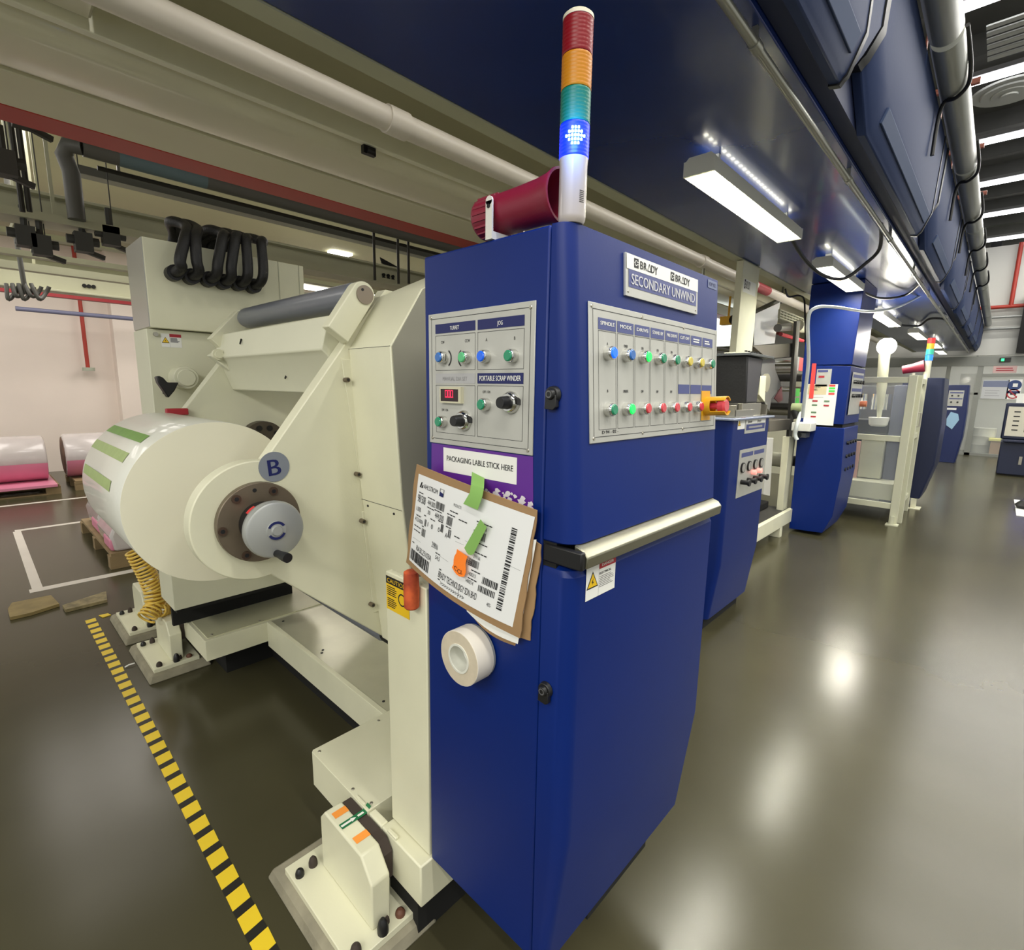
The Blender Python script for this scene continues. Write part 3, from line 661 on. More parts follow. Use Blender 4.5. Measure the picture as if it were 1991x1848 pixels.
# floor frame
g = G(CREAM); g.box(-0.12, 1.3, 0.295, 0.466, 0.130, 0.248); g.box(-0.12, -0.098, 0.466, 0.53, 0.130, 0.248)
g.build('floor_beam', um, 0.004)
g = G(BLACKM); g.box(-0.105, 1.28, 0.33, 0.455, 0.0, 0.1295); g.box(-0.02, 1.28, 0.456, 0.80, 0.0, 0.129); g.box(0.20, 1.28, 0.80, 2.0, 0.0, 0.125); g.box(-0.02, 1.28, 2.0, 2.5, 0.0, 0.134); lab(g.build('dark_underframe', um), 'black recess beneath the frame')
PLT = mat('worn_cream_cover', (206, 204, 172), 0.36, 0.1, var=0.10, vs=4, coat=0.2)
g = G(CREAM); g.prism([(-0.122, 0.531), (-0.122, 0.860), (-0.115, 0.868), (1.3, 0.868), (1.3, 0.531)], 'z', 0.135, 0.252)
g.m(STEEL)
for p in ((-0.105, 0.845), (0.11, 0.845), (-0.10, 0.548), (-0.11, 0.63)): g.cyl((p[0], p[1], 0.252), (p[0], p[1], 0.2545), 0.005, n=10)
g.build('cover_plate', um, 0.003)
STP = mat('worn_steel_tread', (196, 194, 172), 0.28, 0.35, var=0.14, vs=5, bump=0.04, bs=12)
g = G(CREAM); g.box(0.140, 0.160, 0.868, 1.886, 0.125, 0.2525); g.m(STP); g.box(0.160, 1.3, 0.868, 1.886, 0.128, 0.250)
g.m(BLACK)
for p in ((0.19, 1.42), (0.205, 1.44), (0.185, 0.93), (0.20, 1.84)): g.cyl((p[0], p[1], 0.250), (p[0], p[1], 0.2525), 0.006, n=8)
lab(g.build('tread_plate', um, 0.002), 'worn steel tread plate')
g = G(CREAM); g.box(-0.13, 1.3, 1.886, 2.30, 0.15, 0.248); g.m(PLT); g.box(-0.115, 1.3, 1.905, 2.28, 0.248, 0.252)
g.m(STEEL)
for p in ((-0.09, 1.93), (0.12, 1.92), (-0.09, 2.23), (0.13, 2.22)): g.cyl((p[0], p[1], 0.252), (p[0], p[1], 0.2545), 0.006, n=10)
g.build('cover_plate', um, 0.003)
g = G(CREAM); g.box(-0.13, 1.3, 2.315, 3.0, 0.15, 0.235); g.build('floor_beam', um, 0.004)
# post with the caution sticker (scaled about the camera with the cabinet beside it)
CAM_SCALE[:] = [0.885, V((-0.0864, -0.0667, 0.161))]
g = G(CREAM); g.box(0.0, 0.022, 0.418, 0.603, 0.1015, 0.892); g.box(0.022, 0.06, 0.418, 0.50, 0.1015, 0.892); g.build('guard_post', um, 0.003)
FP = F((0, 0.603, 0), (0, -1, 0), (0, 0, 1), (-1, 0, 0))
u0, v1 = FP.uv(751, 1118); u1 = 0.112; v0 = v1-0.098
g = G(YEL); FP.rect(g, YEL, u0, v0, u1, v1, 0.0008); FP.rect(g, INK, u0, v1-0.022, u1, v1, 0.0011)
FP.bold = False; FP.text(g, YEL, 'CAUTION', u0+0.006, v1-0.0175, 0.013, 0.088, 0.0016, 'l')
FP.lines(g, INK, u0+0.005, v1-0.056, u0+0.05, v1-0.027, 5, 0.0028, 0.0012); FP.lines(g, INK, u0+0.005, v0+0.008, u0+0.05, v1-0.062, 5, 0.0028, 0.0012)
FP.arc(g, INK, u0+0.075, v0+0.045, 0.014, 0.018, 0.3, 5.6, 20, 0.0012)
lab(g.build('caution_sticker', um), 'black and yellow CAUTION sticker')
CAM_SCALE[:] = [1.0, V((0, 0, 0))]
# the turret arm plates (near, far): same outline, chuck disc at the tip
def arm_outline():
    R0 = 0.150; pts = []
    a0 = math.atan2(1.205-AZ, -0.262-AX); a1 = math.atan2(0.918-AZ, -0.262-AX)
    a1 += 2*pi if a1 < a0 else 0
    n = 36
    for i in range(n+1):
        a = a0+(a1-a0)*i/n; pts.append((AX+R0*cos(a), AZ+R0*sin(a)))
    pts += [(0.062, 0.628), (0.9, 0.30), (1.2, 0.9), (0.9, 1.62), (0.10, 1.67), (0.0, 1.552)]
    return pts
OUT = arm_outline()
g = G(CREAM); g.prism(OUT, 'y', 0.72, 0.765); arm = g.build('turret_arm', um, 0.003); lab(arm, 'cream arm plate with the grey B disc')
g = G(CREAM2); g.prism(OUT, 'y', 1.63, 1.68); g.build('turret_arm', um, 0.003)
# thin cable covers and screws on the near plate
g = G(CREAM)
g.prism([(-0.046, 1.47), (-0.018, 1.47), (0.028, 1.13), (-0.002, 1.13)], 'y', 0.7165, 0.7201)
g.prism([(0.0, 1.04), (0.012, 1.04), (0.055, 0.72), (0.028, 0.72)], 'y', 0.7165, 0.7201)
g.build('cable_cover', arm, 0.001)
for px, py in ((672, 739), (693, 922), (703, 1013), (721, 1175)):
    p = at(px, py, 'y', 0.716); g = G(BROWNM); g.cyl((p.x, 0.702, p.z), (p.x, 0.7195, p.z), 0.0065, n=12); g.m(BLACK); g.cyl((p.x, 0.7015, p.z), (p.x, 0.703, p.z), 0.004, n=8); g.build('cap_screw', arm)
# B badge
FB = F((0, 0.7195, 0), (1, 0, 0), (0, 0, 1), (0, -1, 0)); u, v = FB.uv(533, 908)
g = G(mat('badge_grey', (136, 142, 152), 0.4, 0.2)); FB.cyl(g, g.ms[0], u, v, 0.0002, 0.0015, 0.038, n=36)
fr2 = F((0, 0.7195, 0), (cos(-0.02), 0, sin(0.08)), (-sin(0.08), 0, cos(0.08)), (0, -1, 0)); uu, vv = fr2.uv(533, 908)
fr2.text(g, NAVY, 'B', uu-0.001, vv-0.021, 0.042, 0.030, 0.0020)
lab(g.build('letter_badge', arm), 'round grey badge with a navy letter B')
# chuck
g = G(BROWNM); g.cyl((AX, 0.700, AZ), (AX, 0.7195, AZ), 0.099, n=56); ch = lab(g.build('chuck_flange', um, 0.002), 'round browned steel flange')
for k, (px, py) in enumerate(((459, 971), (531, 955), (432, 1034), (479, 1080))):
    p = at(px, py, 'y', 0.700); g = G(mat('bolt_brown', (84, 66, 54), 0.45, 0.5)); g.cyl((p.x, 0.6955, p.z), (p.x, 0.7005, p.z), 0.0105, n=18); g.m(BLACK); g.cyl((p.x, 0.695, p.z), (p.x, 0.6962, p.z), 0.0055, n=6); g.build('socket_bolt', ch)
p = at(495, 954, 'y', 0.700); g = G(BLACK); g.cyl((p.x, 0.6995, p.z), (p.x, 0.7005, p.z), 0.005, n=12); g.build('set_screw', ch)
g = G(BLACK); g.cyl((AX, 0.645, AZ), (AX, 0.70, AZ), 0.052, n=32); g.m(mat('red_patch', (216, 60, 60), 0.5))
g.add([(AX+0.0525*cos(a), y, AZ+0.0525*sin(a)) for y in (0.655, 0.680) for a in (2.0, 2.15, 2.3, 2.45)], [(0,1,5,4), (1,2,6,5), (2,3,7,6)])
lab(g.build('spindle_collar', um, 0.002), 'black collar with a red mark')
HW = mat('cast_aluminium', (168, 170, 168), 0.40, 0.35)
g = G(HW); yb, yf = 0.645, 0.612; WX, WZ = AX+0.001, AZ-0.003
g.rev((WX, yb, WZ), (WX, yf, WZ), [(0, 0.062), (0.2, 0.067), (0.6, 0.0685), (0.9, 0.066), (1.0, 0.061)], 48)
FH = F((0, yf, 0), (1, 0, 0), (0, 0, 1), (0, -1, 0))
FH.cyl(g, HW, WX, WZ, 0.0, 0.003, 0.023, 0.022, 30); FH.cyl(g, HW, WX, WZ, 0.003, 0.008, 0.013, 0.011, 20)
FH.arc(g, NAVY, WX, WZ, 0.016, 0.022, 0.5, 2.7, 16, 0.0036); FH.arc(g, NAVY, WX, WZ, 0.016, 0.022, 0.5+pi, 2.7+pi, 16, 0.0036)
hw = lab(g.build('handwheel', um), 'grey cast handwheel')
p = at(541, 1078, 'y', 0.605); g = G(BLACK); g.rev((p.x, 0.612, p.z), (p.x+0.004, 0.562, p.z), [(0, 0.009), (0.2, 0.0085), (0.7, 0.011), (1, 0.0115)], 16); lab(g.build('crank_grip', hw), 'black crank grip')
# far chuck (dark, behind the arm edge)
g = G(mat('dark_flange', (84, 76, 66), 0.5, 0.4)); p = at(512, 850, 'y', 1.60); g.cyl((p.x, 1.585, p.z-0.02), (p.x, 1.629, p.z-0.02), 0.085, n=40)
g.m(BLACK)
for a in (0.6, 1.2, 1.9, 2.6): g.cyl((p.x+0.06*cos(a), 1.582, p.z-0.02+0.06*sin(a)), (p.x+0.06*cos(a), 1.586, p.z-0.02+0.06*sin(a)), 0.012, n=12)
lab(g.build('chuck_flange', um), 'dark far flange')
g = G(BROWNM); g.cyl((AX, 0.765, AZ), (AX, 0.9995, AZ), 0.032, n=20); g.cyl((AX, 1.6005, AZ), (AX, 1.63, AZ), 0.032, n=20); g.build('spindle_shaft', um)
# housing in front of the arm
HS = [(0.055, 0.63), (0.0, 1.10), (-0.022, 1.497), (0.075, 1.645), (0.40, 1.80), (1.1, 1.7), (1.1, 0.4), (0.30, 0.40)]
g = G(CREAM); g.prism(HS, 'y', 0.520, 0.7195); hs = g.build('arm_housing', um, 0.003)
g = G(mat('housing_side_shaded', (150, 148, 132), 0.6)); g.prism([(x+(0.004 if x < 0.2 else -0.004), z) for x, z in HS], 'y', 0.5165, 0.5200); lab(g.build('housing_side', hs), 'side face of the housing, its shade painted in as grey')  # thin sheet whose grey carries the shade of this side face
g = G(INK)
def onf(t, y):   # point on the housing's front between z levels
    for (xa, za), (xb, zb) in zip(HS[:2], HS[1:3]):
        if za <= t <= zb: return (xa+(xb-xa)*(t-za)/(zb-za)-0.0007, y, t)
a1 = onf(1.078, 0.72); b1 = onf(1.078, 0.52); a2 = onf(1.0765, 0.72); b2 = onf(1.0765, 0.52); g.add([a1, b1, b2, a2], [(0,1,2,3)])
a1 = (-0.0227, 0.72, 1.4975); g.add([(-0.0227, 0.72, 1.4978), (-0.0227, 0.52, 1.4978), (-0.0225, 0.52, 1.4968), (-0.0225, 0.72, 1.4968)], [(0,1,2,3)])
for y in (0.69, 0.56):
    q = onf(1.062, y); g.cyl((q[0]+0.001, y, q[2]), (q[0]-0.0015, y, q[2]), 0.0035, n=8)
lab(g.build('panel_seam', hs), 'dark seam line and screws')
# roller arms at the top and the roller between them
def rarm(y0, y1, m, dx=0.0, dz=0.0):
    c = V((0.012+dx, 1.642+dz)); e = V((-0.066+dx, 1.530+dz)); d = (e-c).normalized(); nn = V((-d.y, d.x)); r = 0.033
    pts = [tuple(c+nn*r*cos(a)-d*r*sin(a)) for a in [pi*i/14 for i in range(15)]]
    pts += [tuple(e-nn*r), tuple(e+nn*r)]
    g = G(m); g.prism(pts, 'y', y0, y1); return g
RX, RZ = 0.014, 1.640
ra = rarm(0.690, 0.728, CREAM).build('roller_arm', um, 0.003)
g = G(mat('bearing_cap', (140, 128, 114), 0.45, 0.3)); g.cyl((RX, 0.686, RZ), (RX, 0.6899, RZ), 0.0245, n=30); g.m(BLACK); g.cyl((RX-0.008, 0.685, RZ+0.012), (RX-0.008, 0.6862, RZ+0.012), 0.004, n=8); lab(g.build('bearing_cap', ra), 'brown bearing cap')
g = G(CREAM); g.prism([(q.x, q.z) for q in [at(*k, 'y', 1.585) for k in ((409, 658), (443, 690), (520, 632), (516, 614), (500, 600), (480, 598), (462, 604))]], 'y', 1.585, 1.629); rb = g.build('roller_arm', um, 0.003)
g = G(GREYM); g.rev((RX, 0.73, RZ), (RX+0.012, 1.583, RZ+0.008), [(0, 0.030), (0.01, 0.037), (0.955, 0.037), (0.985, 0.031), (1, 0.020)], 32); lab(g.build('guide_roller', um), 'dark grey rubber roller')
# cross beam between the arms (folded channel)
g = G(CREAM2); g.prism([(-0.055, 1.585), (-0.078, 1.495), (-0.060, 1.480), (-0.02, 1.375), (0.0, 1.375), (0.03, 1.5), (-0.02, 1.59)], 'y', 0.765, 1.63)
xb = g.build('cross_beam', um, 0.004)
g = G(BLACK)
for y, z, s in ((1.36, 1.545, 0.018), (1.08, 1.425, 0.013)): g.bar((-0.075 if z > 1.5 else -0.045, y, z-s/2), (-0.066 if z > 1.5 else -0.035, y+0.010, z+s/2), 0.004, 0.004)
g.build('slotted_hole', xb)
# link bar on the far plate
g = G(CREAM2); a = at(422, 690, 'y', 1.56); b2 = at(484, 738, 'y', 1.56)
g.prism([(q.x, q.z) for q in [at(*k, 'y', 1.56) for k in ((408, 691), (425, 681), (440, 688), (494, 731), (486, 745), (476, 744))]], 'y', 1.56, 1.60); lb2 = g.build('link_bar', um, 0.004)
g = G(CREAM)
for q in (a, b2): g.cyl((q.x, 1.540, q.z), (q.x, 1.56, q.z), 0.020, n=20)
g.cyl((a.x, 1.530, a.z), (a.x, 1.54, a.z), 0.014, n=16); g.build('pivot_boss', lb2)
# lower roller
g = G(GREYM); g.rev((0.090, 0.735, 0.632), (0.090, 1.62, 0.632), [(0, 0.025), (0.02, 0.038), (1, 0.038)], 28); g.m(BLACKM); g.cyl((0.090, 0.70, 0.632), (0.090, 0.735, 0.632), 0.034, n=24); lab(g.build('guide_roller', um), 'lower grey roller')
# back tower of the stand
g = G(CREAM); g.prism([(-0.215, 1.615), (-0.215, 1.955), (0.42, 1.955), (0.42, 1.615)], 'y', 1.90, 2.17)
hd = g.build('tower_hood', um, 0.003)
g = G(mat('bare_sheet_side', (172, 170, 164), 0.3, 0.35)); g.box(-0.2185, -0.2152, 1.903, 2.168, 1.618, 1.953); lab(g.build('bright_side_sheet', hd), 'bright bare side sheet')
g = G(CREAM2); g.box(-0.225, 0.42, 1.93, 2.15, 0.41, 1.612); tb = g.build('tower_body', um, 0.003)
g = G(BLACKM); g.box(-0.215, 0.41, 1.938, 2.14, 0.394, 0.4095); g.box(-0.19, 0.38, 2.145, 2.17, 0.2525, 0.394); lab(g.build('gap_shade', um), 'black strip painted as the shade in the gap under the tower')  # black boxes fill the gap to give its shade
p = at(345, 801, 'y', 1.61); g = G(REDP); g.box(p.x-0.035, p.x+0.035, 1.605, 1.6295, p.z-0.012, p.z+0.012); lab(g.build('red_tag', um, 0.003), 'small dark red tag')
g = G(CREAMG)
g.box(0.395, 0.398, 1.898, 1.9, 1.62, 1.955); g.box(0.30, 0.303, 1.898, 1.9, 1.62, 1.955); g.build('panel_joint', hd)
FT = F((0, 1.93, 0), (1, 0, 0), (0, 0, 1), (0, -1, 0)); u0, v1 = FT.uv(312, 648); u1, v0 = FT.uv(354, 677)
g = G(WHITE); warn(g, FT, u0, v0, u1, v1); FT.lines(g, GREYP, u0+(u1-u0)*0.45, v0+0.02, u1-0.006, v0+(v1-v0)*0.7, 5, 0.004, 0.0012); lab(g.build('warning_sticker', tb), 'small white and red warning sticker')
u, v = FT.uv(302, 650); g = G(STEEL); FT.cyl(g, STEEL, u, v, 0, 0.01, 0.009, n=12); u, v = FT.uv(314, 764); FT.cyl(g, BLACK, u+0.01, v, 0, 0.01, 0.007, n=12); g.build('screw', tb)
# dark cam lever + boss near the far plate
g = G(BLACK); q = [(304, 733), (310, 731), (318, 735), (326, 744), (348, 744), (340, 760), (328, 774), (320, 762), (308, 745)]
g.prism([(at(a_, b_, 'y', 1.80).x, at(a_, b_, 'y', 1.80).z) for a_, b_ in q], 'y', 1.80, 1.84); lab(g.build('cam_lever', um, 0.004), 'black curved lever')
p = at(360, 735, 'y', 1.86); g = G(CREAM2); g.cyl((p.x, 1.84, p.z), (p.x, 1.93, p.z), 0.045, n=28); g.cyl((p.x, 1.835, p.z), (p.x, 1.84, p.z), 0.034, n=28); g.build('bearing_boss', um, 0.003)
# black hoses over the tower
hoses = [((345, 430), (352, 470), (350, 505), (335, 533)), ((352, 425), (372, 470), (382, 505), (368, 540)), ((390, 450), (425, 470), (424, 510), (402, 545)),
         ((402, 440), (450, 470), (450, 515), (430, 550)), ((420, 445), (470, 475), (482, 520), (460, 553)), ((450, 455), (500, 480), (512, 525), (488, 558))]
for i, hp in enumerate(hoses):
    e = at(hp[3][0], hp[3][1], 'y', 1.90); pts = []
    top = at(hp[1][0], hp[1][1]-38, 'y', 1.93); m1 = at(hp[1][0]+8, hp[1][1]-8, 'y', 1.83); m2 = at(hp[2][0], hp[2][1], 'y', 1.80); b0 = at(hp[0][0]-18, hp[0][1]+22, 'y', 2.14)
    ctrl = [V((b0.x, 2.14, 1.95)), V((b0.x+0.01, 2.10, 2.03)), V((top.x-0.02, 2.00, 2.055)), V((top.x+0.015, 1.92, 2.03)), m1, m2, V((e.x+0.012, 1.815, e.z+0.015)), V((e.x, 1.86, e.z)), V((e.x, 1.905, e.z))]
    for k in range(len(ctrl)-1):      # Catmull-Rom
        p0 = ctrl[max(k-1, 0)]; p1 = ctrl[k]; p2 = ctrl[k+1]; p3 = ctrl[min(k+2, len(ctrl)-1)]
        for j in range(5):
            t = j/5; pts.append(0.5*((2*p1)+(p2-p0)*t+(2*p0-5*p1+4*p2-p3)*t*t+(3*p1-p0-3*p2+p3)*t*t*t))
    pts.append(ctrl[-1]); g = G(mat('black_hose', (26, 25, 27), 0.5, bump=0.2, bs=160)); g.tube(pts, 0.0205, 12); g.cyl((e.x, 1.855, e.z), (e.x, 1.905, e.z), 0.030, n=18)
    g.build('cable_hose', um, ang=60)
# anchored feet
def foot(dy, name_label, bits):
    ft = thing('anchor_block', name_label, 'anchor block', (-0.2, 0.55+dy, 0), 'anchor blocks along the unwind stand')
    g = G(mat('grouted_concrete', (150, 144, 124), 0.85, var=0.25, vs=14, bump=0.4, bs=30))
    y0, y1 = 0.325+dy, 0.775+dy
    g.loft([[(-0.310, y0, 0.0), (-0.045, y0, 0.0), (-0.045, y1, 0.0), (-0.310, y1, 0.0)], [(-0.300, y0+0.012, 0.030), (-0.055, y0+0.012, 0.030), (-0.055, y1-0.015, 0.030), (-0.300, y1-0.015, 0.030)], [(-0.288, y0+0.025, 0.038), (-0.065, y0+0.025, 0.038), (-0.065, y1-0.025, 0.038), (-0.288, y1-0.025, 0.038)]])
    lab(g.build('grout_pad', ft, 0.006), 'rough grouted concrete pad')
    g = G(CREAM); g.box(-0.282, -0.090, 0.352+dy, 0.712+dy, 0.038, 0.058); g.build('base_plate', ft, 0.002)
    g = G(CREAM); g.prism([(0.385+dy, 0.058), (0.383+dy, 0.190), (0.430+dy, 0.245), (0.620+dy, 0.245), (0.645+dy, 0.215), (0.645+dy, 0.058)], 'x', -0.203, -0.150)
    g.build('thrust_block', ft, 0.005, 3)
    g = G(RUBBER); g.prism([(0.412+dy, 0.14), (0.412+dy, 0.215), (0.436+dy, 0.243), (0.618+dy, 0.243), (0.64+dy, 0.10)], 'x', -0.1495, -0.124); lab(g.build('rubber_packing', ft), 'dark rubber packing')
    for (x, y, r, h, mm) in ((-0.262, 0.660, 0.012, 0.022, BLACK), (-0.222, 0.664, 0.012, 0.028, RUBBER), (-0.185, 0.366, 0.014, 0.040, BLACK), (-0.130, 0.372, 0.013, 0.016, mat('rusty_bolt', (96, 60, 44), 0.6)), (-0.255, 0.374, 0.013, 0.022, RUBBER), (-0.165, 0.378, 0.006, 0.020, RUBBER)):
        g = G(mm); g.rev((x, y+dy, 0.058), (x, y+dy, 0.058+h), [(0, r), (0.4, r), (0.75, r*0.8), (1, r*0.35)], 12); g.build('anchor_bolt', ft)
    if bits:
        OT = mat('orange_tape', (240, 150, 60), 0.6); GT = mat('green_arrow_tape', (24, 110, 66), 0.5)
        FTp = F((0, 0, 0.2453), (1, 0, 0), (0, 1, 0), (0, 0, 1))
        for y in (0.588, 0.478):
            g = G(OT); FTp.rect(g, OT, -0.192, y+dy-0.012, -0.152, y+dy+0.012, 0.0006); lab(g.build('orange_tape_mark', ft), 'short orange tape mark')
        g = G(GT); FTp.rect(g, GT, -0.196, 0.532, -0.125, 0.552, 0.0009); g.m(GT); g.add([(-0.125, 0.532, 0.2462), (-0.108, 0.536, 0.256), (-0.108, 0.554, 0.256), (-0.125, 0.552, 0.2462)], [(0,1,2,3)])
        FTp.rect(g, WHITE, -0.194, 0.5385, -0.165, 0.5455, 0.0013); FTp.poly(g, WHITE, [(-0.165, 0.535), (-0.150, 0.542), (-0.165, 0.549)], 0.0013); FTp.rect(g, WHITE, -0.146, 0.5385, -0.128, 0.5455, 0.0013)
        lab(g.build('green_arrow_tape', ft), 'green tape with white arrows')
    return ft
foot(0.0, 'nearest anchor block, with orange and green tape marks on its block', True)
foot(1.81, 'middle anchor block beside the hazard tape', False)
foot(2.33, 'farthest anchor block, behind the yellow coiled hose', False)
g = G(CREAM); g.box(-0.120, -0.112, 0.555, 0.60, 0.2525, 0.256); g.build('weld_bracket', um, 0.002); g = G(CREAM); g.box(-0.120, -0.110, 0.40, 0.44, 0.2485, 0.256); g.build('weld_bracket', um, 0.002)

# the paper roll
Y0, Y1, RR = 1.0, 1.60, 0.229
rl = thing('paper_roll', 'large white paper roll with green tapes mounted on the unwind stand', 'paper roll', (AX, 1.3, AZ-RR))
g = G(mat('roll_paper_face', (234, 230, 208), 0.7, var=0.02, vs=3)); g.cyl((AX, Y0, AZ), (AX, Y0+0.002, AZ), RR-0.001, n=96); lab(g.build('roll_end', rl), 'smooth paper end of the roll')
WRAP = mat('glossy_wrap', (226, 226, 216), 0.4, coat=0.35, bump=0.4, bs=9)
g = G(WRAP); g.rev((AX, Y0+0.0021, AZ), (AX, Y1, AZ), [(0, RR-0.002), (0.01, RR), (0.99, RR), (1, RR-0.004)], 96); lab(g.build('outer_wrap', rl, ang=50), 'shiny wrap')
GT2 = mat('pale_green_tape', (164, 184, 116), 0.55, var=0.08, vs=30); GT3 = mat('green_tape_strong', (112, 158, 62), 0.5, var=0.15, vs=20)
def curved(g, y0, y1, a0, a1, r=RR+0.0012, n=8, skew=0.0):
    vs = []; fs = []
    for j in range(2):
        for i in range(n+1):
            a = a0+(a1-a0)*i/n; vs.append((AX+r*cos(a), (y0 if j == 0 else y1)+skew*i/n, AZ+r*sin(a)))
    for i in range(n): fs.append((i, i+1, n+2+i, n+1+i))
    g.add(vs, fs)
for k, (py, m_, pts_) in enumerate(((0, GT3, ((222, 835), (282, 853))), (1, GT2, ((190, 866), (243, 896))), (2, GT2, ((167, 905), (213, 950))))):
    pass
def ang_for(px, py):
    """angle on the roll's surface seen at a pixel"""
    d = ray(px, py); ox = CAM.x-AX; oz = CAM.z-AZ; A = d.x**2+d.z**2; B = ox*d.x+oz*d.z; Cc = ox*ox+oz*oz-RR*RR
    D = max(B*B-A*Cc, 0); t = (-B-sqrt(D))/A; p = CAM+d*t; return math.atan2(p.z-AZ, p.x-AX) % (2*pi), p.y
for (pa, pb, pc, m_, lb) in (((232, 822), (292, 848), (268, 858), GT3, 'strong green tape, topmost on the roll'), ((188, 853), (252, 882), (240, 898), GT2, 'pale green tape, middle one on the roll'), ((168, 896), (217, 936), (210, 953), GT2, 'pale green tape, lowest on the roll')):
    a0, y1_ = ang_for(*pa); a1, y0_ = ang_for(*pb); a2, _ = ang_for(*pc)
    w_ = 0.13
    g = G(m_); curved(g, max(Y0+0.01, min(y0_, Y1)), min(max(y1_, Y0), Y1-0.01), a1, a1+w_); lab(g.build('green_tape', rl), lb)

# yellow coiled hoses
COILM = mat('yellow_hose', (226, 190, 84), 0.35)
def coil(path, rad, turns, r=0.006, ph=0.0):
    pts = []; path = [V(p) for p in path]; L = [0]
    for a, b2 in zip(path, path[1:]): L.append(L[-1]+(b2-a).length)
    N = turns*12
    for i in range(N+1):
        s = L[-1]*i/N; k = max(j for j in range(len(L)) if L[j] <= s+1e-9); k = min(k, len(path)-2); t = (s-L[k])/(L[k+1]-L[k])
        p = path[k].lerp(path[k+1], t); d = (path[k+1]-path[k]).normalized(); x = d.cross(V((0.3, 1, 0))).normalized(); y = d.cross(x); a = 2*pi*turns*i/N+ph
        pts.append(p+x*rad*cos(a)+y*rad*sin(a))
    return pts
P = lambda px, py, y: at(px, py, 'y', y)
g = G(COILM); g.tube(coil([P(262, 1070, 2.35), P(283, 1110, 2.35), P(300, 1150, 2.35), P(302, 1178, 2.33), P(284, 1203, 2.30)], 0.040, 21), 0.0058, 6)
tag(g.build('coiled_hose', ang=70), 'yellow coiled air hose dangling behind the paper roll to the foot', 'hose')
g = G(COILM); g.tube(coil([P(300, 1130, 2.38), P(312, 1160, 2.38), P(326, 1185, 2.36), P(306, 1188, 2.30)], 0.030, 11, ph=1.0), 0.0055, 6)
tag(g.build('coiled_hose', ang=70), 'shorter yellow coiled hose looping beside the longer one', 'hose')
# ------------------------------------------------------------------ floor marks, roll store on the left
TY_ = mat('hazard_yellow', (232, 200, 40), 0.5); TB_ = mat('hazard_black', (26, 25, 20), 0.5)
g = G(TY_)
def tx(y): return -0.412+(-0.008)*(y-1.8)/1.4*0
n_ = 46; pitch = 0.0853; yy = 3.185
while yy > -0.7:
    g.m(TY_); a = yy; b_ = yy-0.056
    g.add([(-0.411, a, 0.0012), (-0.362, a+0.008, 0.0012), (-0.364, b_+0.008, 0.0012), (-0.412, b_, 0.0012)], [(0,1,2,3)])
    g.m(TB_); c_ = yy-pitch
    g.add([(-0.412, b_, 0.0012), (-0.364, b_+0.008, 0.0012), (-0.364, c_+0.008, 0.0012), (-0.412, c_, 0.0012)], [(0,1,2,3)])
    yy -= pitch
tag(g.build('hazard_tape'), 'yellow and black hazard tape stuck along the floor', 'floor tape')
LINE = mat('white_floor_line', (206, 200, 190), 0.5, var=0.06, vs=4)
def fl(name, x0, x1, y0, y1, label, z=0.0012):
    g = G(LINE); g.box(x0, x1, y0, y1, 0.0002, z); return tag(g.build(name), label, 'floor line', 'white bay markings')
fl('floor_line', -3.0, 0.9, 7.35, 7.42, 'white floor line nearest the pallets by the wall')
fl('floor_line', -0.57, 0.9, 5.95, 6.02, 'white floor line closing the far end of the bay')
fl('floor_line', -0.60, 1.0, 3.95, 4.03, 'white floor line closing the near end of the bay')
fl('floor_line', -0.585, -0.53, 4.03, 5.95, 'white floor line along the left side of the bay')
CB = mat('worn_brown_board', (142, 124, 78), 0.7, var=0.25, vs=12)
def flat(name, pxs, z, label, m, cat, grp=None):
    g = G(m); q = [at(a, b2, 'z', 0.0) for a, b2 in pxs]; g.prism([(p.x, p.y) for p in q], 'z', 0.001, z); return tag(g.build(name, bevel=0), label, cat, grp)
flat('floor_board', [(16, 1190), (24, 1178), (100, 1163), (116, 1180), (60, 1198), (20, 1207)], 0.02, 'worn brown board lying on the floor, left of the pair', CB, 'board')
flat('floor_board', [(122, 1183), (207, 1155), (209, 1172), (128, 1192)], 0.02, 'worn brown board with torn paper lying on the floor, right of the pair', mat('dirty_board', (150, 136, 98), 0.7, var=0.5, vs=24), 'board')
flat('yellow_scrap', [(192, 1198), (210, 1194), (216, 1197), (200, 1202)], 0.004, 'small yellow scrap beside the end of the hazard tape', TY_, 'scrap')
g = G(WHITE); p0 = at(243, 1298, 'z', 0.004); p1 = at(262, 1290, 'z', 0.012); g.tube([p0, p0.lerp(p1, 0.4)+V((0, 0, 0.004)), p1], 0.0035, 6); tag(g.build('plastic_strip'), 'short white plastic strip by the hazard tape', 'scrap')

WOOD = mat('pallet_wood', (150, 128, 92), 0.8, var=0.25, vs=8)
PINK = mat('pink_wrap', (222, 138, 166), 0.4, var=0.1, vs=3)
FILM = mat('milky_film', (206, 198, 196), 0.22, coat=0.6, bump=0.3, bs=6, var=0.12, vs=5)
def pallet(x0, x1, y0, y1, label, grp='wooden pallets in the roll store'):
    t = thing('pallet', label, 'pallet', ((x0+x1)/2, (y0+y1)/2, 0), grp); n = 6
    g = G(WOOD)
    for k in range(n):
        a = x0+(x1-x0)*k/n; g.box(a+0.01, a+(x1-x0)/n-0.01, y0, y1, 0.10, 0.122)
    g.build('deck_board', t)
    for k in range(3):
        y = y0+(y1-y0-0.1)*k/2; g = G(WOOD); g.box(x0, x1, y, y+0.1, 0.085, 0.0995); g.box(x0, x1, y, y+0.1, 0.0, 0.015)
        for j in range(3):
            x = x0+(x1-x0-0.14)*j/2; g.box(x, x+0.14, y+0.003, y+0.097, 0.015, 0.085)
        g.build('bearer', t)
    return t
